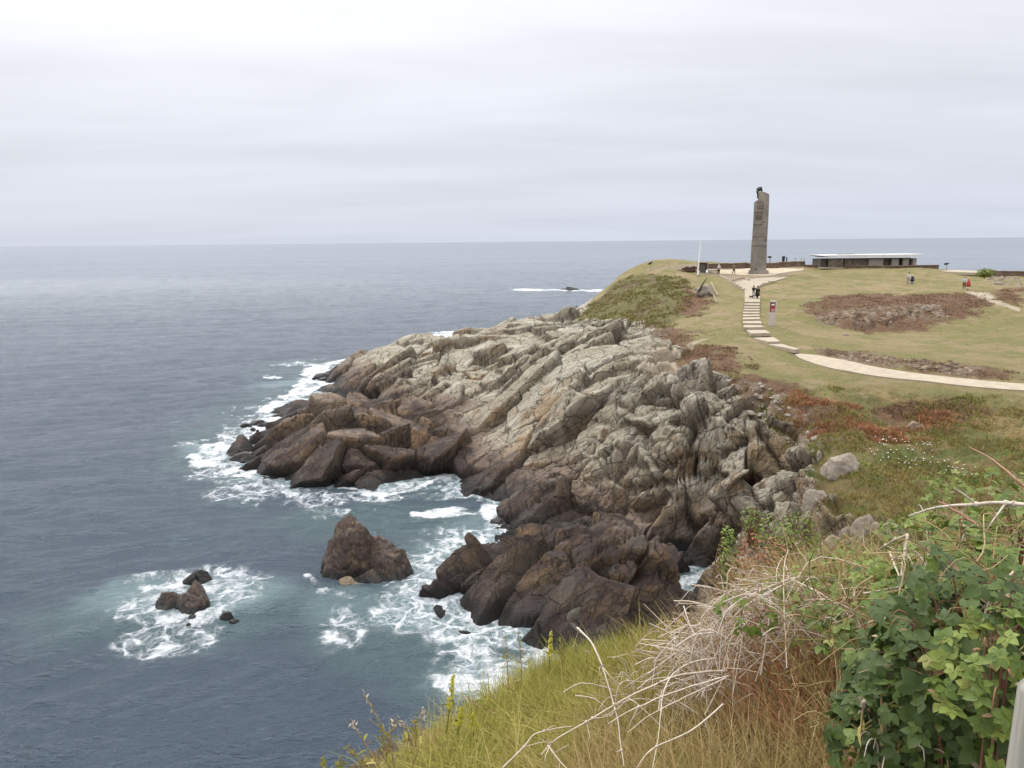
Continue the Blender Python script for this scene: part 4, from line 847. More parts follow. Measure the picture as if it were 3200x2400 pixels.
kerb("kerb", [(2369,900),(2385,891),(2420,880)], "pale kerb curving along the right side of the upper path", .3)
# stepped slabs -----------------------------------------------------------------------
ords = ["first","second","third","fourth","fifth","sixth","seventh","eighth","ninth","tenth","eleventh","twelfth"]
for i, s in enumerate(slabs):
    q = [hit(*p) for p in s]; z = float(np.mean([ground0([p[:2]])[0] for p in (q[0], q[1])])) + .10; b = np.mean(q, 0); b[2] = z
    pts = np.array([p[:2]-b[:2] for p in (q[3], q[2], q[1], q[0])]); f = MB(); f.prism(pts, -.34, 0, (0,0), 0, .985)
    o = f.build("path_slab", M_conc); o.location = b; tag(o, "pale concrete step slab, %s in the row up from the ribbon path" % ords[i], "step", "concrete slabs stepping up the path")
# white oval slab
p = at(3000, 850); k = math.hypot(p[0], p[1])/F; f = MB(); a = np.linspace(0, 2*np.pi, 36, endpoint=False)
f.prism(np.c_[np.cos(a)*46*k, np.sin(a)*46*k*2.2], -.3, .12); o = f.build("stone_disc", M_conc); o.location = p; tag(o, "flat pale oval platform in the turf right of the ruin", "platform")
# ------------------------------------------------------------------ people
def skin_obj(name, verts, edges, mat, parent=None, sub=1):
    bm = bmesh.new(); sl = bm.verts.layers.skin.verify()
    vs = []
    for i, (co, r) in enumerate(verts):
        v = bm.verts.new(co); v[sl].radius = (r, r) if not isinstance(r, tuple) else r; v[sl].use_root = (i == 0); vs.append(v)
    for a, b in edges: bm.edges.new((vs[a], vs[b]))
    me = bpy.data.meshes.new(name); bm.to_mesh(me); bm.free(); me.materials.append(mat)
    o = bpy.data.objects.new(name, me); COL.objects.link(o)
    m = o.modifiers.new("Skin", 'SKIN'); m.use_smooth_shade = True; s = o.modifiers.new("Subdivision", 'SUBSURF'); s.levels = sub; s.render_levels = sub
    if parent: o.parent = parent
    return o
def cloth(name, c): return simple(name, c, tuple(x*.75 for x in c), 12, .85, .2, .01)
M_skin = simple("skin", (.42,.25,.17), (.38,.22,.15), 10, .55, .05, .005); M_hair = simple("dark_hair", (.02,.015,.012), (.03,.02,.015), 20, .6, .3, .01)
def person(px, py, label, top, legs, hair=M_hair, rz=0.0, lean=0.0, stride=.22, arms=(.1,-.1), coat=None, bag=None, H_=1.70, dz=0.0):
    p = at(px, py); base = Vector((p[0], p[1], p[2]+dz)); root_h = .93*H_/1.7
    s = H_/1.7; o = None
    def V(x, y, z): z_ = z*s; return ((x*s) , (y*s + lean*max(0, z-.9)), z_)
    vv = [(V(0,0,.95), .135), (V(0,0,1.12), .125), (V(0,0,1.32), .145), (V(0,0,1.44), .11), (V(0,0,1.51), .055), (V(0,-.01,1.60), .088), (V(0,-.01,1.68), .075)]
    ee = [(0,1),(1,2),(2,3),(3,4),(4,5),(5,6)]
    def chain(start, pts):
        q = start
        for c, r in pts: vv.append((c, r)); ee.append((q, len(vv)-1)); q = len(vv)-1
        return q
    ends = []
    for sd, ar in ((1, arms[0]), (-1, arms[1])):
        h = chain(3, [(V(.17*sd,0,1.42), .058), (V(.22*sd, -ar*.5, 1.16), .046), (V(.23*sd, -ar*1.4-.04, .94), .034), (V(.235*sd, -ar*1.6-.05, .87), .026)])
        for i in range(4): chain(h, [(V(.235*sd+(.010*(i-1.5)), -ar*1.6-.06-.004*i, .83), .009), (V(.235*sd+.012*(i-1.5), -ar*1.7-.075, .775+.006*abs(i-1.5)), .008)])
        chain(h, [(V(.215*sd, -ar*1.6-.09, .84), .010), (V(.215*sd, -ar*1.6-.10, .81), .008)])
        st_ = stride*sd
        chain(0, [(V(.085*sd, -st_*.15, .86), .098), (V(.095*sd, -st_*.7, .48), .062), (V(.10*sd, -st_*.9+ (.08 if st_ < 0 else 0), .09), .042), (V(.105*sd, -st_*.9-.12, .035), .036)])
    o = skin_obj("person", vv, ee, M_skin)
    o.location = base; o.rotation_euler = (0, 0, -math.atan2(p[0], p[1])+rz)
    tag(o, label, "person")
    tv = [(V(0,0,.96), .155), (V(0,0,1.12), .145), (V(0,0,1.32), .165), (V(0,0,1.43), .12)]; te = [(0,1),(1,2),(2,3)]
    for sd, ar in ((1, arms[0]), (-1, arms[1])):
        n = len(tv); tv += [(V(.175*sd,0,1.42), .075), (V(.225*sd, -ar*.5, 1.16), .062), (V(.23*sd, -ar*1.25-.03, .98), .05)]; te += [(3,n),(n,n+1),(n+1,n+2)]
    skin_obj("jacket" if coat else "shirt", tv, te, top, o)
    lv = [(V(0,0,.94), .15)]; le = []
    for sd in (1,-1):
        st_ = stride*sd; n = len(lv); lv += [(V(.085*sd, -st_*.15, .84), .112), (V(.095*sd, -st_*.7, .48), .078), (V(.10*sd, -st_*.88+ (.07 if st_ < 0 else 0), .13), .06)]; le += [(0,n),(n,n+1),(n+1,n+2)]
    skin_obj("trousers", lv, le, legs, o)
    for sd in (1,-1):
        st_ = stride*sd; f = MB(); f.ball((.105*s*sd, -st_*.9*s-.06+(.04 if st_<0 else 0), .045), (.055,.14,.05), 10, 6); f.build("shoe", M_blk, o, True)
    f = MB(); hc = V(0,.015,1.635); f.ball(hc, (.105,.115,.115), 14, 9, .06, 3); f.build("hair", hair, o, True)
    f = MB()
    for x in (-.033,.033): f.ball(V(x,-.088,1.625), .012, 6, 5)
    f.ball(V(0,-.105,1.595), (.014,.022,.02), 6, 5); f.ball(V(0,-.09,1.555), (.028,.012,.009), 6, 5); f.build("face_features", M_blk, o, True)
    if coat:
        f = MB(); f.tube([V(0,.02,1.42), V(0,.03,1.15), V(0,.05,.85), V(0,.06,coat[1])], [.17,.21,.27,.30], 14); f.build("long_coat", coat[0], o, True)
    if bag:
        f = MB(); v, q = crag_v((0,0,0), bag[1], 5, n=20, nu=24, nv=16, rough=.2); f.add(v, q); b = f.build("backpack", bag[0], o, True); b.location = V(*bag[2])
    return o
black = cloth("black_cloth", (.018,.017,.018)); white = cloth("white_cloth", (.62,.60,.57)); grey = cloth("grey_cloth", (.28,.26,.27)); navy = cloth("navy_cloth", (.035,.037,.055)); red = cloth("red_cloth", (.36,.03,.02)); aqua = cloth("pale_aqua_cloth", (.48,.62,.62)); lilac = cloth("lilac_grey_cloth", (.36,.32,.34)); cream = cloth("cream_cloth", (.55,.50,.42)); rust = cloth("dark_red_cloth", (.10,.018,.015)); khaki=cloth("khaki_cloth",(.20,.17,.12))
person(2246, 857, "person in white top and black trousers standing at the end of the white bench", white, black, white, rz=.3, stride=.08, H_=1.6)
person(2293, 857, "person in pale top and black trousers crossing the plaza", khaki, black, rz=1.2, stride=.16, arms=(.18,-.05))
person(2354, 933, "person in dark top and white trousers on the upper path, holding a small dog's lead", black, white, rz=.5, arms=(.25,.2), stride=.12, H_=1.72)
person(2366, 934, "person in a long black coat standing on the right of the upper path", black, black, rz=-.3, coat=(black, .42), stride=.1, H_=1.66, bag=(black, (.42,.5,.6), (.05,.18,1.2)))
person(2838, 889, "person in white shirt, lilac grey trousers and black cap on the turf", white, lilac, M_blk, rz=.2, stride=.16, H_=1.72)
person(2850, 889, "person in navy coat walking beside the white-shirted person on the turf", navy, grey, cream, rz=-.1, coat=(navy, .6), H_=1.35)
person(3012, 903, "person in pale aqua jacket and dark red trousers on the right turf", aqua, rust, khaki, rz=.15, stride=.14, H_=1.62)
person(3024, 905, "person in bright red coat and white shoes beside the aqua-jacketed person", red, cream, red, rz=-.5, coat=(red, .55), H_=1.35)
# small dog
d = at(2347, 933); M_dog = simple("dark_fur", (.025,.02,.018), (.05,.04,.03), 18, .9, .6, .02)
vv = [((0,0,.30),.085),((0,-.16,.31),.095),((0,-.27,.37),.06),((0,-.33,.45),.06),((0,-.42,.43),.035),((0,.16,.31),.075),((0,.26,.38),.018),((0,.30,.47),.012)]; ee = [(0,1),(1,2),(2,3),(3,4),(0,5),(5,6),(6,7)]
for sx in (-.06,.06):
    n = len(vv); vv += [((sx,-.17,.20),.04),((sx,-.16,.10),.025),((sx,-.18,.02),.022)]; ee += [(1,n),(n,n+1),(n+1,n+2)]
    n = len(vv); vv += [((sx,.17,.22),.048),((sx,.14,.14),.03),((sx,.20,.09),.02),((sx,.17,.02),.022)]; ee += [(5,n),(n,n+1),(n+1,n+2),(n+2,n+3)]
    n = len(vv); vv += [((sx*.6,-.31,.53),.018)]; ee += [(3,n)]
dog = skin_obj("dog", vv, ee, M_dog); dog.location = d; dog.rotation_euler = (0,0,.8); tag(dog, "small dark dog at the feet of the white-trousered person", "dog")
f = MB(); f.tube([(0,-.22,.36),(0,-.255,.39)], [.085,.075], 10); f.build("collar", red, dog)
# ------------------------------------------------------------------ plants on the near bank
def near_hit(px, py): return hit(px, py, .7, 11.9) if True else None
NEARR = {}
def nhit(px, py):
    d = ray(px, py); L = math.hypot(d[0], d[1]); rs_ = np.arange(.7, 12, .05); xy = np.c_[d[0]/L*rs_, d[1]/L*rs_]; zl = CAMZ + d[2]/L*rs_; g = ground0(xy); k = np.nonzero(g > zl)[0]
    k = k[0] if len(k) else int(np.argmin(np.abs(zl-g))); return np.array([xy[k,0], xy[k,1], g[k]])
G = np.random.default_rng(11)
def mat_blade(name, ramp, rough=.6, trans=.25):
    t = NT(name); r = t.attr("tint"); cr = t.node("ShaderNodeValToRGB", {0: r}); e = cr.color_ramp.elements
    e[0].position, e[0].color = 0, (*ramp[0], 1); e[1].position, e[1].color = 1, (*ramp[-1], 1)
    for i, c in enumerate(ramp[1:-1]): k = e.new((i+1)/(len(ramp)-1)); k.color = (*c, 1)
    c = t.mix(t.math('MULTIPLY', t.map(t.noise(40, 3, .6), .4, .7), .35), cr.outputs[0], tuple(x*.5 for x in ramp[0]))
    m = t.out(c, rough, None, .3); t.b.inputs["Subsurface Weight"].default_value = 0
    tr = t.node("ShaderNodeBsdfTranslucent", {"Color": c}); mixn = t.node("ShaderNodeMixShader", {0: trans}); t.l.new(t.b.outputs[0], mixn.inputs[1]); t.l.new(tr.outputs[0], mixn.inputs[2]); t.l.new(mixn.outputs[0], t.n["Material Output"].inputs[0]); return m
M_green = mat_blade("green_grass", [(.17,.18,.03),(.26,.25,.04),(.34,.30,.06),(.44,.34,.13)])
M_straw = mat_blade("straw_grass", [(.17,.16,.04),(.29,.21,.07),(.40,.28,.12),(.52,.40,.22)])
M_rust = mat_blade("rusty_bracken", [(.20,.075,.035),(.28,.115,.05),(.36,.17,.08),(.42,.25,.13)])
M_leaf = mat_blade("bramble_leaf", [(.050,.078,.016),(.085,.125,.024),(.14,.185,.036),(.22,.24,.07)], .55, .22)
M_leafb = mat_blade("bright_leaf", [(.085,.13,.022),(.14,.19,.03),(.20,.245,.045),(.32,.30,.09)], .5, .3)
M_dead = mat_blade("dead_leaf", [(.20,.10,.05),(.30,.17,.09),(.40,.27,.16),(.5,.4,.3)], .7, .2)
M_cane = mat_blade("dry_cane", [(.34,.25,.18),(.44,.35,.26),(.52,.44,.35),(.58,.50,.43)], .7, 0)
M_canered = mat_blade("red_cane", [(.16,.06,.04),(.22,.10,.06),(.28,.14,.08),(.33,.2,.12)], .6, 0)
def blades(P_, h, w, lean, seed, nseg=4, az_bias=None):
    """curved tapering strips; P_ (n,3) feet"""
    g = np.random.default_rng(seed); n = len(P_); h = h*(.45+.95*g.beta(1.8,2.6,n)*1.3); a = g.uniform(0, 2*np.pi, n) if az_bias is None else az_bias + g.normal(0, .9, n)
    le = lean*g.uniform(.2, 1.6, n)*h; face = a + g.uniform(-1, 1, n) + np.pi/2
    sx, sy = np.cos(face), np.sin(face); w_ = w*g.uniform(.6, 1.3, n); u = np.linspace(0, 1, nseg+1); V = []
    for k in u:
        cx = P_[:,0] + np.cos(a)*le*k**2; cy = P_[:,1] + np.sin(a)*le*k**2; cz = P_[:,2] + h*(k - .28*np.minimum(le/h, 1.3)*k**3); ww = w_*(1-k)**.7*.5 + w_*.06
        V.append(np.stack([cx-sx*ww, cy-sy*ww, cz], 1)); V.append(np.stack([cx+sx*ww, cy+sy*ww, cz], 1))
    V = np.stack(V, 1); m = V.shape[1]; base = (np.arange(n)*m)[:,None]
    q = np.concatenate([base + np.array([2*k, 2*k+1, 2*k+3, 2*k+2]) for k in range(nseg)], 0)
    t = np.repeat(np.clip(g.beta(2, 2, n) + .0, 0, 1), m); return V.reshape(-1,3), q, t
def field(poly_px, n, seed, clump=.0):
    poly = np.array([nhit(*p)[:2] for p in poly_px]); g = np.random.default_rng(seed); lo, hi = poly.min(0), poly.max(0); out = []
    cnt = 0
    while cnt < n:
        c = g.uniform(lo, hi, (n*2, 2)); c = c[sdist(poly, c) > 0]
        # favour what is near the eye less than area would: keep even in the picture
        r = np.hypot(c[:,0], c[:,1]); c = c[g.random(len(c)) < np.clip((2.2/np.maximum(r,.8))**1.1, .15, 1)]
        if clump: c = c[vnoise(np.c_[c*3.2, np.full(len(c), seed)], 5) + g.normal(0,.35,len(c)) > clump-.5]
        out.append(c); cnt += len(c)
    c = np.concatenate(out)[:n]; z = ground0(c) - .03; return np.c_[c, z]
def grass(name, poly, n, h, w, lean, mat, seed, label, clump=.3, az=None):
    p = field(poly, n, seed, clump); v, q, t = blades(p, h, w, lean, seed+1, az_bias=az); t = np.clip(t*.8 + .2*(fbm(v*1.5, 2, 9)+.5), 0, 1)
    o = mesh_np(name, v, q, mat, None, True, {"tint": t}); return tag(o, label, "grass", None, "stuff")
grass("green_grass", [(900,2700),(1050,2420),(1400,2330),(1650,2190),(1900,2110),(2080,2080),(2200,2300),(2100,2700)], 24000, .22, .0042, .6, M_green, 1, "fine yellow-green grass on the left of the near bank", .35)
grass("green_grass", [(1400,2300),(1600,2190),(1800,2120),(1990,2040),(2080,2040),(2000,2140),(1700,2290)], 12000, .26, .0050, .35, M_green, 2, "taller yellow-green grass along the edge of the near bank", .2)
grass("straw_grass", [(1700,2700),(1850,2350),(2000,2120),(2200,1990),(2500,1930),(2700,2100),(2750,2400),(2700,2800)], 15000, .30, .0042, .55, M_straw, 3, "long straw-brown grass in the middle of the near bank", .35)
grass("green_grass", [(1700,2800),(1900,2420),(2200,2300),(2500,2300),(2700,2400),(2700,2900)], 9000, .16, .0045, .5, M_green, 4, "green grass growing through the straw at the bottom edge", .5)
grass("rusty_grass", [(2150,2250),(2250,2100),(2500,2000),(2720,2150),(2650,2600),(2300,2500)], 1900, .34, .0040, .5, M_rust, 5, "rusty red dead stalks in the middle of the near bank", .6)
grass("rusty_grass", [(2850,2900),(2900,2420),(3200,2380),(3500,2500),(3500,3000)], 6500, .13, .0040, .8, M_rust, 6, "short rusty grass at the foot of the grey post", .3)
grass("coarse_weed", [(1150,2420),(1500,2280),(1750,2150),(2000,2060),(2150,2060),(2100,2300),(1700,2600),(1200,2650)], 1700, .30, .0085, .7, M_green, 17, "coarse yellow-green weeds standing above the fine grass", .5)
grass("dry_thatch", [(1100,2450),(1500,2300),(1900,2110),(2100,2060),(2150,2300),(1700,2700)], 5200, .17, .0045, 1.0, M_straw, 27, "dry thatch lying through the green grass", .55)
grass("tall_stalks", [(2350,2150),(2600,2000),(3000,1930),(3500,1900),(3500,2200),(2900,2300),(2500,2400)], 4200, .52, .0045, .5, M_straw, 37, "tall straw stalks rising through the brambles", .4)
grass("tall_stalks", [(2200,2200),(2400,2050),(2750,2000),(2800,2300),(2500,2500)], 2300, .46, .0045, .5, M_rust, 38, "tall rusty stalks beside the brambles", .4)
grass("dry_weed", [(1000,2480),(1150,2400),(1400,2330),(1450,2400),(1300,2500),(1050,2600)], 2600, .20, .0040, .7, M_straw, 7, "dry seeding weeds at the left tip of the near bank", .4)
grass("undergrowth", [(2250,2000),(2500,1930),(2900,1850),(3500,1800),(3500,1880),(2900,1960),(2500,2020)], 5200, .40, .0055, .7, M_straw, 18, "dry grass and stalks standing among the brambles", .4)
grass("undergrowth", [(2300,2000),(2600,1930),(3000,1850),(3600,1800),(3600,1980),(2900,2000),(2500,2040)], 4200, .36, .0085, .8, M_leafb, 19, "rank green grass along the crest of the bramble bank", .4)
grass("undergrowth", [(2400,2300),(2500,1930),(2900,1870),(3400,1900),(3500,2400),(2900,2500)], 7000, .34, .006, .6, M_leafb, 8, "green undergrowth between the brambles", .3)

def smooth_line(pts, n=14):
    p = np.asarray(pts, float); m = len(p); t = np.linspace(0, m-1, n); i = np.clip(t.astype(int), 0, m-2); f = (t-i)[:,None]
    a, b, c, d = p[np.maximum(i-1,0)], p[i], p[i+1], p[np.minimum(i+2,m-1)]
    return .5*(2*b+(c-a)*f+(2*a-5*b+4*c-d)*f*f+(3*b-a-3*c+d)*f**3)
# tangle of bleached stems
g = np.random.default_rng(21); mb = MB(); tint = []
for i in range(820):
    cx, cy = (g.normal(2330, 170), g.normal(1960, 85)) if i % 3 else (g.normal(2130, 150), g.normal(2130, 75))
    cy += (cx-2330)*-.12; d0 = g.uniform(2.9, 4.1); L = g.uniform(.12, .42); a = g.choice([g.normal(-.5,.5), g.normal(2.3,.6), g.normal(1.3,.4)]); c = PD(cx, cy, d0)
    if cx > 2640 or cy < 1800 + max(0, (2330-cx)*.75): continue
    dv = np.array([math.cos(a), g.normal(0,.5), math.sin(a)*.8]); pts = [c-dv*L*.5, c + g.normal(0,.03,3)+(0,0,.05*L/.4), c+dv*L*.5+(0,0,-.06)]
    n0 = mb.n; r = g.uniform(.0016, .0040); mb.tube(smooth_line(pts, 8), np.linspace(r, r*.5, 8), 4, False); tint += [g.random()]*(mb.n-n0)
o = mb.build("dry_stem_tangle", M_cane, None, True, {"tint": tint}); tag(o, "tangle of bleached dry bramble stems on the near bank", "dry stems", None, "stuff")
mb = MB(); tint = []
for i in range(330):
    cx = g.uniform(2450, 3300); cy = 1680 + .25*(2900-cx) + 700*g.random()**1.3; d0 = g.uniform(1.9, 3.1); c = PD(cx, cy, d0); L = g.uniform(.06, .26); a = g.uniform(0, 3.14); dv = np.array([math.cos(a), g.normal(0,.4), math.sin(a)])
    n0 = mb.n; r = g.uniform(.0012, .0026); mb.tube(smooth_line([c-dv*L*.5, c-dv*L*.15+g.normal(0,.02,3), c+dv*L*.2+g.normal(0,.02,3), c+dv*L*.5-(0,0,.05)], 9), np.linspace(r, r*.5, 9), 4, False); tint += [g.random()]*(mb.n-n0)
o = mb.build("dry_twigs", M_straw, None, True, {"tint": tint}); tag(o, "thin dry twigs caught among the bramble leaves", "dry twigs", None, "stuff")

# single canes that stand out
def cane(pts, d0, d1, r, label, mat=None, r1=None, nm="dry_cane", leaf=None, thorn=0):
    n = len(pts); q = np.array([PD(x, y, d0+(d1-d0)*i/(n-1)) for i, (x, y) in enumerate(pts)]); l = smooth_line(q, n*5); b = l[0].copy(); mb = MB()
    l = l + fbm(l*9, 2, 5)[:,None]*.006
    mb.tube(l-b, np.linspace(r, r1 or r*.35, len(l))*.85*(1+.12*fbm(l*40, 2, 8)), 6)
    if thorn:
        for k in range(thorn):
            i = int((k+.5)/thorn*(len(l)-2))+1; c = l[i]-b; t = l[i+1]-l[i-1]; s = np.cross(t, (0,1,0)); s /= np.linalg.norm(s); s *= (1 if k % 2 else -1); mb.tube([c, c+s*.008+t*.1], [r*.6, .0004], 4)
    gg = np.random.default_rng(int(pts[0][0]+pts[0][1]))
    for k in range(max(2, n-2)):
        i = int(gg.integers(3, len(l)-3)); t = l[i+1]-l[i-1]; t /= np.linalg.norm(t); e = t*gg.uniform(.3,.9) + gg.normal(0,.55,3); e = e/np.linalg.norm(e)*gg.uniform(.03,.11); c = l[i]-b
        mb.tube([c, c+e*.55+gg.normal(0,.006,3), c+e], [r*.45, r*.32, r*.1], 5); mb.ball(c, r*1.25, 6, 5)
    o = mb.build(nm, mat or M_cane, None, True, {"tint": np.full(mb.n, .35+.5*((int(pts[0][0]) % 7)/7))}); o.location = b; return tag(o, label, "cane")
cane([(2500,1800),(2400,1835),(2300,1890),(2240,1960),(2215,2060),(2205,2160)], 3.2, 3.0, .0055, "arching pale cane forming the left shoulder of the stem tangle")
cane([(2490,1808),(2380,1862),(2300,1920),(2250,2010),(2220,2100)], 3.15, 3.0, .0050, "second arching pale cane just inside the left shoulder of the tangle")
cane([(2480,1812),(2560,1850),(2640,1915),(2700,1980)], 3.1, 2.9, .0048, "pale cane running down right from the crest of the tangle")
cane([(2270,2100),(2170,2105),(2080,2125),(1960,2180),(1840,2250),(1740,2310),(1690,2360)], 2.9, 2.4, .0062, "long thick bleached cane sloping down to the left below the tangle")
cane([(2280,2110),(2180,2140),(2080,2175),(1980,2215),(1900,2262)], 2.8, 2.4, .0048, "thinner bleached cane under the long thick one")
cane([(2270,2118),(2170,2165),(2050,2225),(1960,2290)], 2.7, 2.3, .0040, "lowest of the three bleached canes sloping left")
cane([(2230,2060),(2160,2070),(2100,2110),(2070,2180),(2060,2290),(2040,2400)], 2.8, 2.2, .0040, "pale hooked cane curving down to the bottom edge left of centre")
cane([(1803,1962),(1850,2010),(1880,2070),(1905,2150),(1930,2240),(1938,2320),(1948,2400)], 2.6, 2.2, .0046, "white curved stem rising alone against the dark rock")
cane([(3260,1575),(3120,1570),(2990,1580),(2900,1595),(2840,1612)], 2.4, 2.6, .0072, "bleached thorny cane arching from the right edge over the leaves", None, .003, "thorny_cane", None, 16)
cane([(3240,1560),(3160,1480),(3090,1430),(3030,1395)], 2.6, 3.1, .0055, "reddish cane poking up left from the right edge of the brambles", M_canered, .002)
cane([(3060,1650),(3000,1605),(2930,1570)], 2.5, 2.8, .006, "dark red cane under the bleached thorny one", M_canered, .004)
cane([(2836,1670),(2822,1760),(2812,1840),(2808,1880)], 2.6, 2.4, .0062, "upright pale broken cane in the middle of the brambles")
cane([(2836,1672),(2790,1690),(2745,1715)], 2.6, 2.8, .0055, "pale cane leaning left from the top of the upright broken one")
cane([(2780,1725),(2800,1780),(2818,1830)], 2.6, 2.4, .0050, "short pale cane crossing the foot of the upright broken one")
cane([(3180,1780),(3120,1830),(3080,1910),(3060,2010)], 2.2, 2.0, .0040, "straw-coloured grass stalk bending at the right of the brambles")
cane([(2550,1930),(2460,1920),(2380,1905),(2290,1925)], 2.9, 3.1, .0048, "dark brown twig crossing the stem tangle", M_canered)
cane([(2700,1850),(2780,1838),(2870,1825),(2960,1800),(2990,1795)], 2.7, 2.6, .0045, "slender pale cane lying level above the dark brambles")
cane([(2260,2200),(2160,2280),(2040,2340),(1990,2400)], 2.4, 2.1, .0036, "pinkish stem slanting down left near the bottom edge")
cane([(3000,2050),(3050,2130),(3080,2200),(3075,2260)], 1.9, 1.8, .0040, "brown drooping stalk with a shrivelled pod in the dark leaves")
cane([(1570,2400),(1640,2330),(1680,2290),(1790,2270)], 2.2, 2.3, .0042, "bleached stick lying in the grass at the bottom edge")
cane([(1710,2330),(1750,2370),(1775,2400)], 2.2, 2.1, .0034, "short bleached stick crossing the one at the bottom edge")
# broad dead leaf by the white stem
def leaf_mesh(L, Wd, fold=.25, n=6, serr=0.0):
    u = np.linspace(0, 1, n+1); w = Wd*np.sin(np.pi*u**.75)**.8*(1-.12*u) ; w[0] = w[-1] = .0
    v = []; 
    for k, (a, b) in enumerate(zip(u, w)):
        z = -.18*L*a*a; v += [(-b/2, a*L, z+fold*b*.5*(1)), (0, a*L, z), (b/2, a*L, z+fold*b*.5)]
    v = np.array(v); q = []
    for k in range(n): q += [(3*k, 3*k+1, 3*k+4, 3*k+3), (3*k+1, 3*k+2, 3*k+5, 3*k+4)]
    return v, np.array(q)
LV, LQ = leaf_mesh(1.0, .72, .22, 4)
def leaves(centres, normals, sizes, seed, trip=3, aspect=1.0):
    g = np.random.default_rng(seed); n = len(centres); V, Q, T = [], [], []; m = len(LV); off = 0
    nz = normals/np.linalg.norm(normals, axis=1)[:,None]; ref = g.normal(size=(n,3)); x = np.cross(ref, nz); x /= np.linalg.norm(x, axis=1)[:,None]; y = np.cross(nz, x)
    tn = g.beta(1.6, 2.4, n)
    for k in range(trip):
        a = {1:[0],3:[-1.15,0,1.15],5:[-2.0,-1.0,0,1.0,2.0]}[trip][k]; s = sizes*(1.0 if a == 0 else .82)
        dx = np.cos(a+np.pi/2); dy = np.sin(a+np.pi/2)
        fx = x*math.cos(a) + y*math.sin(a); fy = -x*math.sin(a) + y*math.cos(a)
        jz = nz + g.normal(0, .18, (n,3)); 
        v = centres[:,None] + s[:,None,None]*(LV[None,:,0:1]*aspect*fx[:,None] + (LV[None,:,1:2]+.06)*fy[:,None] + LV[None,:,2:3]*jz[:,None])
        V.append(v.reshape(-1,3)); Q.append((np.arange(n)*m)[:,None,None] + LQ[None] + off); off += n*m
        T.append(np.repeat(np.clip(tn + g.normal(0,.06,n), 0, 1), m))
    return np.concatenate(V), np.concatenate([q.reshape(-1,4) for q in Q]), np.concatenate(T)
def bush(name, px, py, dist, rad, n, size, mat, label, seed, flat=.7, trip=3, stems=14, dead=.05, cat="bramble", tshift=0.0):
    g = np.random.default_rng(seed); c = PD(px, py, dist); rad = np.array(rad, float); o = empty(name, c - (0,0,rad[2]*.8)); tag(o, label, cat, "bramble bushes on the near bank" if cat == "bramble" else None)
    loc = np.array(o.location); d = g.normal(size=(n,3)); d[:,2] = np.abs(d[:,2])*.9-.35; d /= np.linalg.norm(d, axis=1)[:,None]
    rr_ = g.uniform(.62, 1.02, n)**.6*(1+.28*fbm(d*1.6+seed, 3, seed)); p = c + d*rad*rr_[:,None]
    nrm = d*.7 + np.array([0,-.35,.75]) + g.normal(0,.45,(n,3)); s = size*(.42+.95*g.beta(2,2.4,n))
    nd = int(n*dead); v, q, t = leaves((p-loc)[nd:], nrm[nd:], s[nd:], seed, trip); mesh_np("leaves", v, q, mat, o, True, {"tint": np.clip(t+tshift, 0, 1)})
    if nd: v, q, t = leaves((p-loc)[:nd], nrm[:nd], s[:nd]*.8, seed+1, 1, .6); mesh_np("dead_leaves", v, q, M_dead, o, True, {"tint": t})
    mb = MB(); tt = []
    for k in range(stems):
        a = g.uniform(0, 6.28); e = g.uniform(.2,1); tip = c + np.array([math.cos(a)*rad[0]*e, math.sin(a)*rad[1]*e, rad[2]*g.uniform(.4,1.05)*(1-.4*e)]); b0 = c + np.array([math.cos(a)*.25*rad[0], math.sin(a)*.25*rad[1], -rad[2]*.9])
        md = (tip+b0)/2 + (0,0,rad[2]*.45); n0 = mb.n; mb.tube(smooth_line([b0, md, tip, tip+(tip-md)*.35-(0,0,.05)], 12)-loc, np.linspace(.0032,.0010,12), 5, False); tt += [g.random()]*(mb.n-n0)
    mb.build("stems", M_canered if seed % 2 else M_cane, o, True, {"tint": tt}); return o
bush("bramble_bush", 2930, 2210, 2.15, (.26,.30,.24), 480, .044, M_leaf, "darkest bramble mass, lower right, left of the grey post", 51, tshift=-.34)
bush("bramble_bush", 2790, 2330, 2.0, (.15,.2,.18), 190, .040, M_leaf, "dark bramble clump at the bottom edge beside the straw grass", 52, tshift=-.28)
bush("bramble_bush", 3060, 2130, 1.95, (.24,.26,.30), 420, .042, M_leaf, "dark bramble clump touching the grey post", 53, tshift=-.32)
bush("bramble_bush", 2990, 2080, 2.4, (.30,.34,.18), 210, .042, M_leaf, "mid-green bramble mound right above the darkest one", 54, tshift=-.12)
bush("bramble_bush", 3190, 1960, 2.3, (.28,.34,.24), 250, .042, M_leafb, "yellow-green bramble mound at the right edge, mid height", 55, tshift=-.2)
bush("bramble_bush", 2740, 2040, 2.7, (.18,.24,.12), 90, .038, M_leafb, "light green bramble mound right of the stem tangle", 56, tshift=-.1)
bush("bramble_bush", 2840, 1950, 2.9, (.32,.36,.12), 100, .042, M_leaf, "wide bramble mound behind the upright broken cane", 57, tshift=-.02)
bush("bramble_bush", 3120, 1800, 2.8, (.30,.34,.18), 140, .042, M_leafb, "bright green bramble mound under the bleached thorny cane", 58, tshift=-.15)
bush("bramble_bush", 3270, 1680, 3.0, (.26,.3,.24), 150, .040, M_leaf, "topmost bramble mound at the right edge of the photo", 59, tshift=.2)
bush("bramble_bush", 2600, 1890, 3.2, (.26,.26,.10), 110, .036, M_leafb, "sparse bramble clump behind the crest of the tangle", 60, dead=.1)
bush("bramble_bush", 2330, 1930, 3.05, (.12,.12,.10), 34, .038, M_leafb, "small knot of green leaves caught in the left of the tangle", 61, stems=4, dead=0)
bush("bramble_bush", 3000, 1900, 2.6, (.30,.3,.16), 150, .040, M_leafb, "grassy green bramble mound in the middle right of the bank", 62, tshift=0)
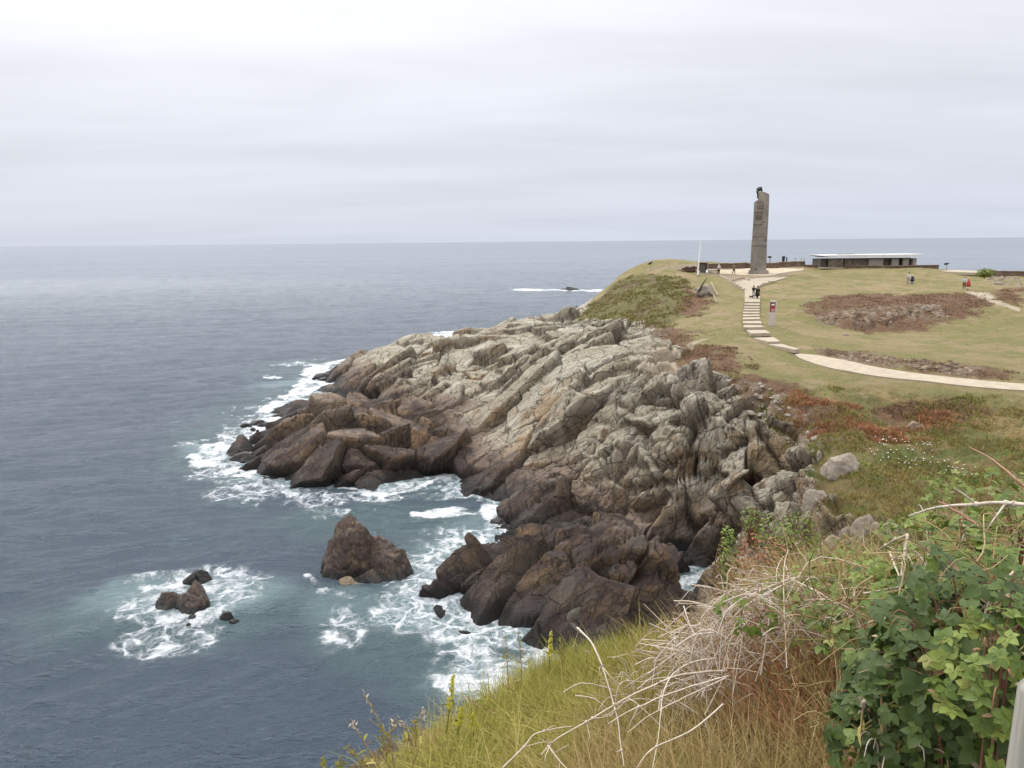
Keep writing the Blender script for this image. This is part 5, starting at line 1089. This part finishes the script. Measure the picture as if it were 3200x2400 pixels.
bush("fern_clump", 3130, 2180, 1.75, (.14,.16,.20), 170, .034, M_leafb, "yellowish leaf clump in front of the grey post", 63, cat="fern", dead=.3, trip=5)
for i, (px, py, d_, rx_, n_, lab) in enumerate(((2480,1870,3.4,.16,90,"small-leaved sprig standing above the crest of the tangle"),(2660,1800,3.5,.22,130,"loose small-leaved sprig in front of the grey rocks"),(2930,1690,3.6,.26,150,"small-leaved sprig on the skyline of the bramble bank, left of the thorny cane"),(3080,1560,3.7,.26,170,"highest small-leaved sprig, above the thorny cane"),(2560,1960,3.0,.14,70,"small green sprig at the right end of the stem tangle"))):
    bush("bramble_sprig", px, py, d_, (rx_,rx_,.14), n_, .026, M_leafb, lab, 90+i, stems=7, cat="sprig", trip=3, dead=.12)
# shrub on the cliff edge with a column of ivy
def shrub(px, py, dist, rad, n, size, mat, label, seed, stemmat, cat="shrub", nm="shrub"):
    g = np.random.default_rng(seed); c = PD(px, py, dist); rad = np.array(rad); o = empty(nm, c-(0,0,rad[2])); tag(o, label, cat); loc = np.array(o.location)
    d = g.normal(size=(n,3)); d /= np.linalg.norm(d, axis=1)[:,None]; p = c + d*rad*(g.uniform(0,1,n)**.4)[:,None]*(1+.35*fbm(d*2+seed, 3, seed))[:,None]
    v, q, t = leaves(p-loc, d+np.array([0,-.3,.6])+g.normal(0,.5,(n,3)), size*g.uniform(.6,1.4,n), seed, 1); mesh_np("leaves", v, q, mat, o, True, {"tint": t})
    mb = MB(); tt = []
    for k in range(26):
        e = g.normal(size=3); e /= np.linalg.norm(e); tip = c + e*rad*.95; b0 = c-(0,0,rad[2]*.95)+g.normal(0,.1,3); n0 = mb.n; mb.tube(smooth_line([b0, (b0+tip)/2+g.normal(0,.15,3), tip], 8)-loc, np.linspace(.04,.012,8), 5, False); tt += [g.random()*.5]*(mb.n-n0)
    mb.build("twigs", stemmat, o, True, {"tint": tt}); return o
shrub(2400, 1790, 29, (1.7,1.3,1.6), 1500, .10, M_rust, "dark reddish twiggy shrub hanging on the cliff edge above the gully", 71, M_canered)
shrub(2275, 1760, 29, (.38,.5,1.7), 700, .11, M_leafb, "narrow upright column of yellow-green ivy at the shrub's left edge", 72, M_canered, "ivy", "ivy_column")
shrub(2480, 1680, 30, (1.5,1.2,1.1), 1000, .11, M_leafb, "light green loose shrub behind the dark reddish one", 73, M_canered)
shrub(2350, 1640, 31, (.5,.5,.9), 260, .11, M_leafb, "small leafy spray above the dark reddish shrub", 74, M_canered)
shrub(3080, 852, 108, (1.0,.9,.5), 300, .22, M_leafb, "bright green bush beside the dark sea wall", 75, M_canered)
# white umbels on the slope
for i, (px, py, lab) in enumerate(((2755,1405,"topmost left cluster of white flowers on the slope"),(2810,1400,"topmost right cluster of white flowers on the slope"),(2750,1445,"white flower cluster left of the middle of the slope"),(2815,1450,"middle cluster of white flowers on the slope"),(2875,1455,"white flower cluster right of the middle"),(2885,1408,"small white flower cluster near the dark boulder"),(2965,1480,"dense white flower cluster at the lower right of the others"),(3000,1497,"last white flower cluster just above the bramble leaves"))):
    p = at(px, py, 14); o = empty("flowering_plant", p); tag(o, lab, "flower", "white-flowered plants on the slope"); g = np.random.default_rng(300+i); f = MB(); s = MB(); tt = []
    for k in range(10):
        q = np.array([g.normal(0,.38), g.normal(0,.5), g.uniform(.25,.5)]); q[2] += surf(p[0]+q[0], p[1]+q[1])-p[2]; n0 = s.n; s.tube([q-(0,0,.45), q], .012, 4, False); tt += [.2]*(s.n-n0); f.ball(q, (.036,.036,.018), 7, 5)
    f.build("flowers", M_white, o); s.build("stems", M_leafb, o, False, {"tint": tt})
# tall flowering / seeding stems against the water
M_yel = mat_blade("yellow_flower", [(.45,.42,.03),(.55,.50,.05),(.60,.55,.12),(.62,.58,.25)], .6, .3)
def spike(base, top, dist, label, kind, seed, bend=0):
    g = np.random.default_rng(seed); b = PD(*base, dist); t = PD(*top, dist); m_ = (b+t)/2 + np.array([bend,0,0]); l = smooth_line([b, m_, t], 16)-b; o = empty("flower_stem", b); tag(o, label, "wild flower", "tall wild flower stems on the near bank")
    s = MB(); s.tube(l, np.linspace(.0042,.0020,16), 5, False); L = np.linalg.norm(l[-1]); tt = [.75 if kind != 'y' else .3]*s.n
    for k in range(5):
        i = g.integers(2, 11); a = g.uniform(0,6.28); e = np.array([math.cos(a),math.sin(a)*.6,.9])*L*.14; n0 = s.n; s.tube([l[i], l[i]+e*.6, l[i]+e], .0018, 4, False); tt += [.6]*(s.n-n0)
    s.build("stem", M_green if kind == 'y' else M_straw, o, True, {"tint": tt})
    C, Nn_, S = [], [], []
    n = 46 if kind == 'y' else 12 if kind == 's' else 22
    for k in range(n):
        u = 1-(.55 if kind == 'y' else .22 if kind == 's' else .5)*k/n; i = min(15, int(u*15)); a = k*2.4; e = np.array([math.cos(a), math.sin(a), .5]); C.append(l[i]+e*.006*(1.6-u)*1.6); Nn_.append(e); S.append(.017*(1.7-u) if kind == 'y' else .022)
    v, q, t_ = leaves(np.array(C), np.array(Nn_), np.array(S), seed, 3 if kind == 'y' else 1, 1.0 if kind == 'y' else .5); mesh_np("flowers" if kind == 'y' else "seed_pods", v, q, M_yel if kind == 'y' else M_green if kind == 'g' else M_cane, o, True, {"tint": t_})
    v, q, t_ = leaves(l[[3,5,7,9]], g.normal(size=(4,3))+(0,0,1), np.full(4,.055), seed+3, 1, .35); mesh_np("stem_leaves", v, q, M_green, o, True, {"tint": t_})
for i, (bx, by, tx, ty, d, kd, bd, lab) in enumerate((
    (1395,2290,1417,2108,3.4,'y',.0,"tall yellow-flowered stem standing highest against the water"), (1240,2440,1136,2168,3.0,'s',.03,"tall curved seed stem, left of the yellow-flowered one"), (1200,2420,1095,2250,2.9,'s',.0,"bare pale stem forking left of the tall curved one"),
    (1180,2440,1082,2332,2.8,'g',.0,"low leaning seed stem furthest left on the bank"), (1275,2430,1320,2210,3.0,'s',.02,"pale seed stem between the curved one and the yellow-flowered one"), (1205,2380,1232,2250,3.0,'s',.0,"thin stem with a single bent seed head"),
    (1215,2400,1185,2262,3.0,'g',.0,"twin-headed green stem left of the single bent seed head"), (1290,2330,1246,2248,3.1,'s',.0,"short pale stem leaning right of the single bent seed head"), (1300,2350,1297,2245,3.1,'g',.0,"green budding stem just left of the tall pale seed stem"),
    (1430,2300,1442,2212,3.4,'y',.0,"short yellow-flowered stem right of the tallest one"), (1480,2300,1476,2232,3.4,'y',.0,"small yellow-flowered stem, second right of the tallest one"), (1545,2230,1462,2180,3.3,'s',-.02,"stem hooking left with a pale orange bud"),
    (1590,2170,1580,1985,4.2,'g',.0,"pale green tall stem over the foam behind the bank"), (1625,2190,1618,1970,4.2,'g',.015,"thin tall stem beside the pale green one over the foam"), (1715,2110,1722,1972,4.3,'y',.0,"yellow-leaved sprig against the lower dark rock"),
    (1755,2100,1748,1990,4.3,'g',.01,"slender green sprig right of the yellow-leaved one"), (1838,2120,1835,2030,4.3,'s',.0,"short seed stem at the grass edge below the dark rock"), (2120,1990,2125,1935,4.4,'y',.0,"small yellow sprig at the crest of the grass edge"),
    (1020,2440,1005,2370,2.8,'g',.0,"tiny green tip at the bottom edge, left"), (1070,2440,1062,2375,2.8,'g',.0,"tiny green tip at the bottom edge, right"), (2680,2380,2700,2180,1.9,'s',.0,"brown seeded dock stem beside the dark brambles"), (2760,2330,2750,2080,1.9,'s',.0,"second brown seeded stem among the dark brambles"))):
    spike((bx,by), (tx,ty), d, lab, kd, 400+i, bd)
# broad curled dead leaf
lf = empty("curled_leaf", PD(1795, 1915, 2.75)); tag(lf, "large curled grey dead leaf at the tip of the white stem", "leaf")
v, q = leaf_mesh(.085, .032, .5, 8); a = .75; v = np.c_[v[:,0]*math.cos(a)+v[:,1]*math.sin(a), v[:,2]*.8, v[:,1]*math.cos(a)-v[:,0]*math.sin(a)]; v -= v.mean(0)
M_gl = simple("grey_dead_leaf", (.20,.19,.16), (.14,.13,.11), 30, .6, .3, .002); mesh_np("blade", v, q, M_gl, lf, True)
v2, q2_ = leaf_mesh(.075, .026, .4, 6); v2 = np.c_[v2[:,1]*.8, v2[:,2], -v2[:,1]*.65+v2[:,0]]+np.array([-.02,0,-.045]); mesh_np("lower_blade", v2, q2_, M_gl, lf, True)
cp = PD(1350, 2335, 6.3); crag("boulder", [((cp[0], cp[1], cp[2]-.5), (1.2,1.0,1.7), 601), ((cp[0]-.5, cp[1]+.2, cp[2]-.7), (1.0,.9,1.3), 602)], M_dark, "brown rock ledge just below the seeding weeds at the left of the bank", "boulder")
# grey post at the right edge
pb = PD(3284, 2150, 1.25); po = empty("fence_post", (pb[0], pb[1], 19.6)); tag(po, "pale grey wooden post cut off by the bottom right corner", "post")
t = NT("weathered_wood"); w1 = t.noise(1, 5, .6, t.obj, st=((60,60,2.5),)); mm = t.out(t.mix(t.map(w1,.35,.65), (.26,.245,.205), (.17,.16,.135)), .8, t.bump(w1, .5, .004), .2)
hh = pb[2]-19.6; f = MB(); f.tube([(-.008,0,-.15),(-.004,0,hh*.5),(0,0,hh-.01),(0,0,hh)], [.042,.041,.040,.034], 16); f.build("shaft", mm, po, True)
f = MB(); f.tube([(-.05,-.02,hh*.55),(.05,-.03,hh*.55)], .0015, 6); f.build("wire", M_render, po)

# ------------------------------------------------------------------ rough growth on the headland
def tufts(name, polys, n, h, w, lean, mat, seed, label, thr=0.0, cat="scrub", px=True):
    g = np.random.default_rng(seed); out = []
    for q in polys:
        lo, hi = q.min(0), q.max(0); c = g.uniform(lo, hi, (n*3, 2)); c = c[sdist(q, c) + 1.2*vnoise(np.c_[c*.5, c[:,:1]*0], 3) > .1]
        c = c[fbm(np.c_[c*.7, np.full(len(c), seed)], 3, seed) + g.normal(0, .12, len(c)) > thr][:n]; r = np.hypot(c[:,0], c[:,1]); z = landz(c)
        ok = (z > 1.2) & (sstep(0,1,m_flat_at(c)) < .5); out.append(np.c_[c, z-.04][ok])
    p = np.concatenate(out); v, q, t = blades(p, h, w, lean, seed+1, 3); t = np.clip(t*.7+.3*(fbm(v*.4, 2, 9)+.5), 0, 1)
    o = mesh_np(name, v, q, mat, None, True, {"tint": t}); return tag(o, label, cat, None, "stuff")
def m_flat_at(xy):
    a = np.degrees(np.arctan2(xy[:,0], xy[:,1])); r = np.hypot(xy[:,0], xy[:,1]); i = np.clip(np.searchsorted(rs, r)-1, 0, nr-2); j = np.clip(np.searchsorted(az, a)-1, 0, na-2); return m_flat.reshape(nr, na)[i, j]
M_scrub = mat_blade("mound_scrub", [(.085,.080,.022),(.14,.125,.034),(.21,.17,.05),(.29,.22,.09)], .8, .2)
M_heath = mat_blade("brown_heath", [(.08,.042,.024),(.135,.070,.038),(.19,.11,.058),(.27,.185,.10)], .85, .1)
M_slope = mat_blade("slope_scrub", [(.09,.10,.022),(.17,.15,.034),(.25,.18,.055),(.35,.25,.10)], .8, .2)
tufts("mound_scrub", [Z_mound], 9000, .34, .13, .5, M_scrub, 501, "low olive scrub on the seaward mound")
tufts("heath", Z_browns[:3]+Z_browns[5:8], 4500, .16, .055, .6, M_heath, 502, "dead brown heath in patches on the headland", .02)
tufts("heath", [Z_browns[4]], 7000, .17, .07, .6, M_heath, 503, "brown heath round the stony bank", -.05)
ZS = np.array([hit(*p, 12)[:2] for p in ((2420,1200),(2700,1245),(3000,1250),(3400,1260),(3500,1700),(2900,1700),(2560,1650),(2520,1480),(2480,1380),(2380,1270))])
tufts("slope_scrub", [ZS], 26000, .26, .045, .6, M_slope, 504, "rough green and brown scrub on the slope below the path", -.04)
tufts("slope_herbs", [ZS], 9000, .20, .07, .9, M_leafb, 505, "leafy green herbs on the slope below the path", .12, "herbs")
tufts("slope_heath", [np.array([hit(*p, 12)[:2] for p in ((2400,1230),(2640,1250),(2760,1330),(3000,1300),(3100,1400),(2800,1400),(2560,1370))])], 11000, .30, .05, .7, M_rust, 506, "rust-brown heath on the upper part of the slope", .05)

gq = np.random.default_rng(77); cq = np.c_[gq.uniform(1.2, 6.5, 9000), gq.uniform(-.3, 7.5, 9000)]; cq = cq[(np.degrees(np.arctan2(cq[:,0], cq[:,1])) > 34)]
v, q, t_ = blades(np.c_[cq, ground0(cq)-.03], .28, .006, .7, 78); tag(mesh_np("rough_grass", v, q, M_straw, None, True, {"tint": t_}), "rough straw grass beside the bramble bank, outside the right edge", "grass", None, "stuff")
# ------------------------------------------------------------------ sky and light: a bright overcast
sc = bpy.context.scene
wd = bpy.data.worlds.new("World"); sc.world = wd; wd.use_nodes = True
nt = wd.node_tree; N_ = nt.nodes; N_.clear(); L_ = nt.links
def wn(typ, ins=None, **kw):
    n = N_.new(typ)
    for k, v in kw.items(): setattr(n, k, v)
    for k, v in (ins or {}).items():
        if isinstance(v, bpy.types.NodeSocket): L_.new(v, n.inputs[k])
        else: n.inputs[k].default_value = v
    return n
SUN_EL, SUN_AZ = R_(52), R_(-35)         # sun behind the cloud, high on the left in front
sky = wn("ShaderNodeTexSky", sky_type='NISHITA', sun_disc=False, sun_elevation=SUN_EL, sun_rotation=SUN_AZ, dust_density=3.0)
tc = wn("ShaderNodeTexCoord").outputs["Generated"]
sep = wn("ShaderNodeSeparateXYZ", {0: tc}); zc_ = sep.outputs[2]
def wm(op, a, b=0.0, clamp=False): return wn("ShaderNodeMath", {0: a, 1: b}, operation=op, use_clamp=clamp).outputs[0]
inv = wm('DIVIDE', 1.0, wm('ADD', wm('MAXIMUM', zc_, 0.0), .10))
cx = wm('MULTIPLY', sep.outputs[0], inv); cy = wm('MULTIPLY', sep.outputs[1], inv)
cv = wn("ShaderNodeCombineXYZ", {0: cx, 1: cy, 2: 0.0}).outputs[0]
mp = wn("ShaderNodeMapping", {"Vector": cv, "Scale": (.32, .75, 1), "Rotation": (0,0,R_(6))}).outputs[0]
n1 = wn("ShaderNodeTexNoise", {"Vector": mp, "Scale": 1.15, "Detail": 7.0, "Roughness": .5, "Distortion": .25}).outputs["Fac"]
n2 = wn("ShaderNodeTexNoise", {"Vector": mp, "Scale": .42, "Detail": 3.0, "Roughness": .5}).outputs["Fac"]
dens = wm('ADD', wm('MULTIPLY', n1, .55), wm('MULTIPLY', n2, .45))
cl = wn("ShaderNodeMapRange", {0: dens, 1: .38, 2: .62}, interpolation_type='SMOOTHSTEP').outputs[0]
grad = wn("ShaderNodeValToRGB", {0: zc_}); e = grad.color_ramp.elements
e[0].position = 0.0; e[0].color = (.585,.625,.72,1); e[1].position = 1.0; e[1].color = (2.7,2.75,2.85,1)
for p_, c_ in ((.06,(.62,.655,.74)),(.15,(.70,.72,.79)),(.28,(.82,.83,.88)),(.5,(1.6,1.62,1.68))):
    k = grad.color_ramp.elements.new(p_); k.color = (*c_, 1)
amt = wn("ShaderNodeMapRange", {0: zc_, 1: .0, 2: .22, 3: .25, 4: 1.0}).outputs[0]
left = wn("ShaderNodeMapRange", {0: sep.outputs[0], 1: .45, 2: -.5, 3: 0.0, 4: 1.0}).outputs[0]
glow = wm('MULTIPLY', wm('MULTIPLY', left, wn("ShaderNodeMapRange", {0: zc_, 1: .1, 2: .3}).outputs[0]), .16)
val = wm('ADD', wm('SUBTRACT', 1.11, wm('MULTIPLY', wm('MULTIPLY', cl, amt), .22)), glow)
mul = wn("ShaderNodeMix", {0: 1.0, 6: grad.outputs[0]}, data_type='RGBA', blend_type='MULTIPLY')
cmb = wn("ShaderNodeCombineColor", {0: val, 1: val, 2: val}); L_.new(cmb.outputs[0], mul.inputs[7])
bg1 = wn("ShaderNodeBackground", {"Color": mul.outputs[2], "Strength": .93})
bg2 = wn("ShaderNodeBackground", {"Color": sky.outputs[0], "Strength": .06})
mixs = wn("ShaderNodeMixShader", {0: .12, 1: bg1.outputs[0], 2: bg2.outputs[0]})
L_.new(mixs.outputs[0], wn("ShaderNodeOutputWorld").inputs[0])
sd_ = bpy.data.lights.new("sun", 'SUN'); sun = bpy.data.objects.new("sun", sd_); COL.objects.link(sun)
sd_.energy = 1.5; sd_.angle = R_(14); sd_.color = (1, .96, .90)
sun.rotation_euler = (Vector((math.sin(SUN_AZ)*math.cos(SUN_EL), math.cos(SUN_AZ)*math.cos(SUN_EL), math.sin(SUN_EL)))).to_track_quat('Z', 'Y').to_euler()
sc.view_settings.view_transform = 'Standard'; sc.view_settings.look = 'None'; sc.view_settings.exposure = .32; sc.view_settings.gamma = 1
sc.cycles.use_denoising = True
sc.cycles.max_bounces = 6
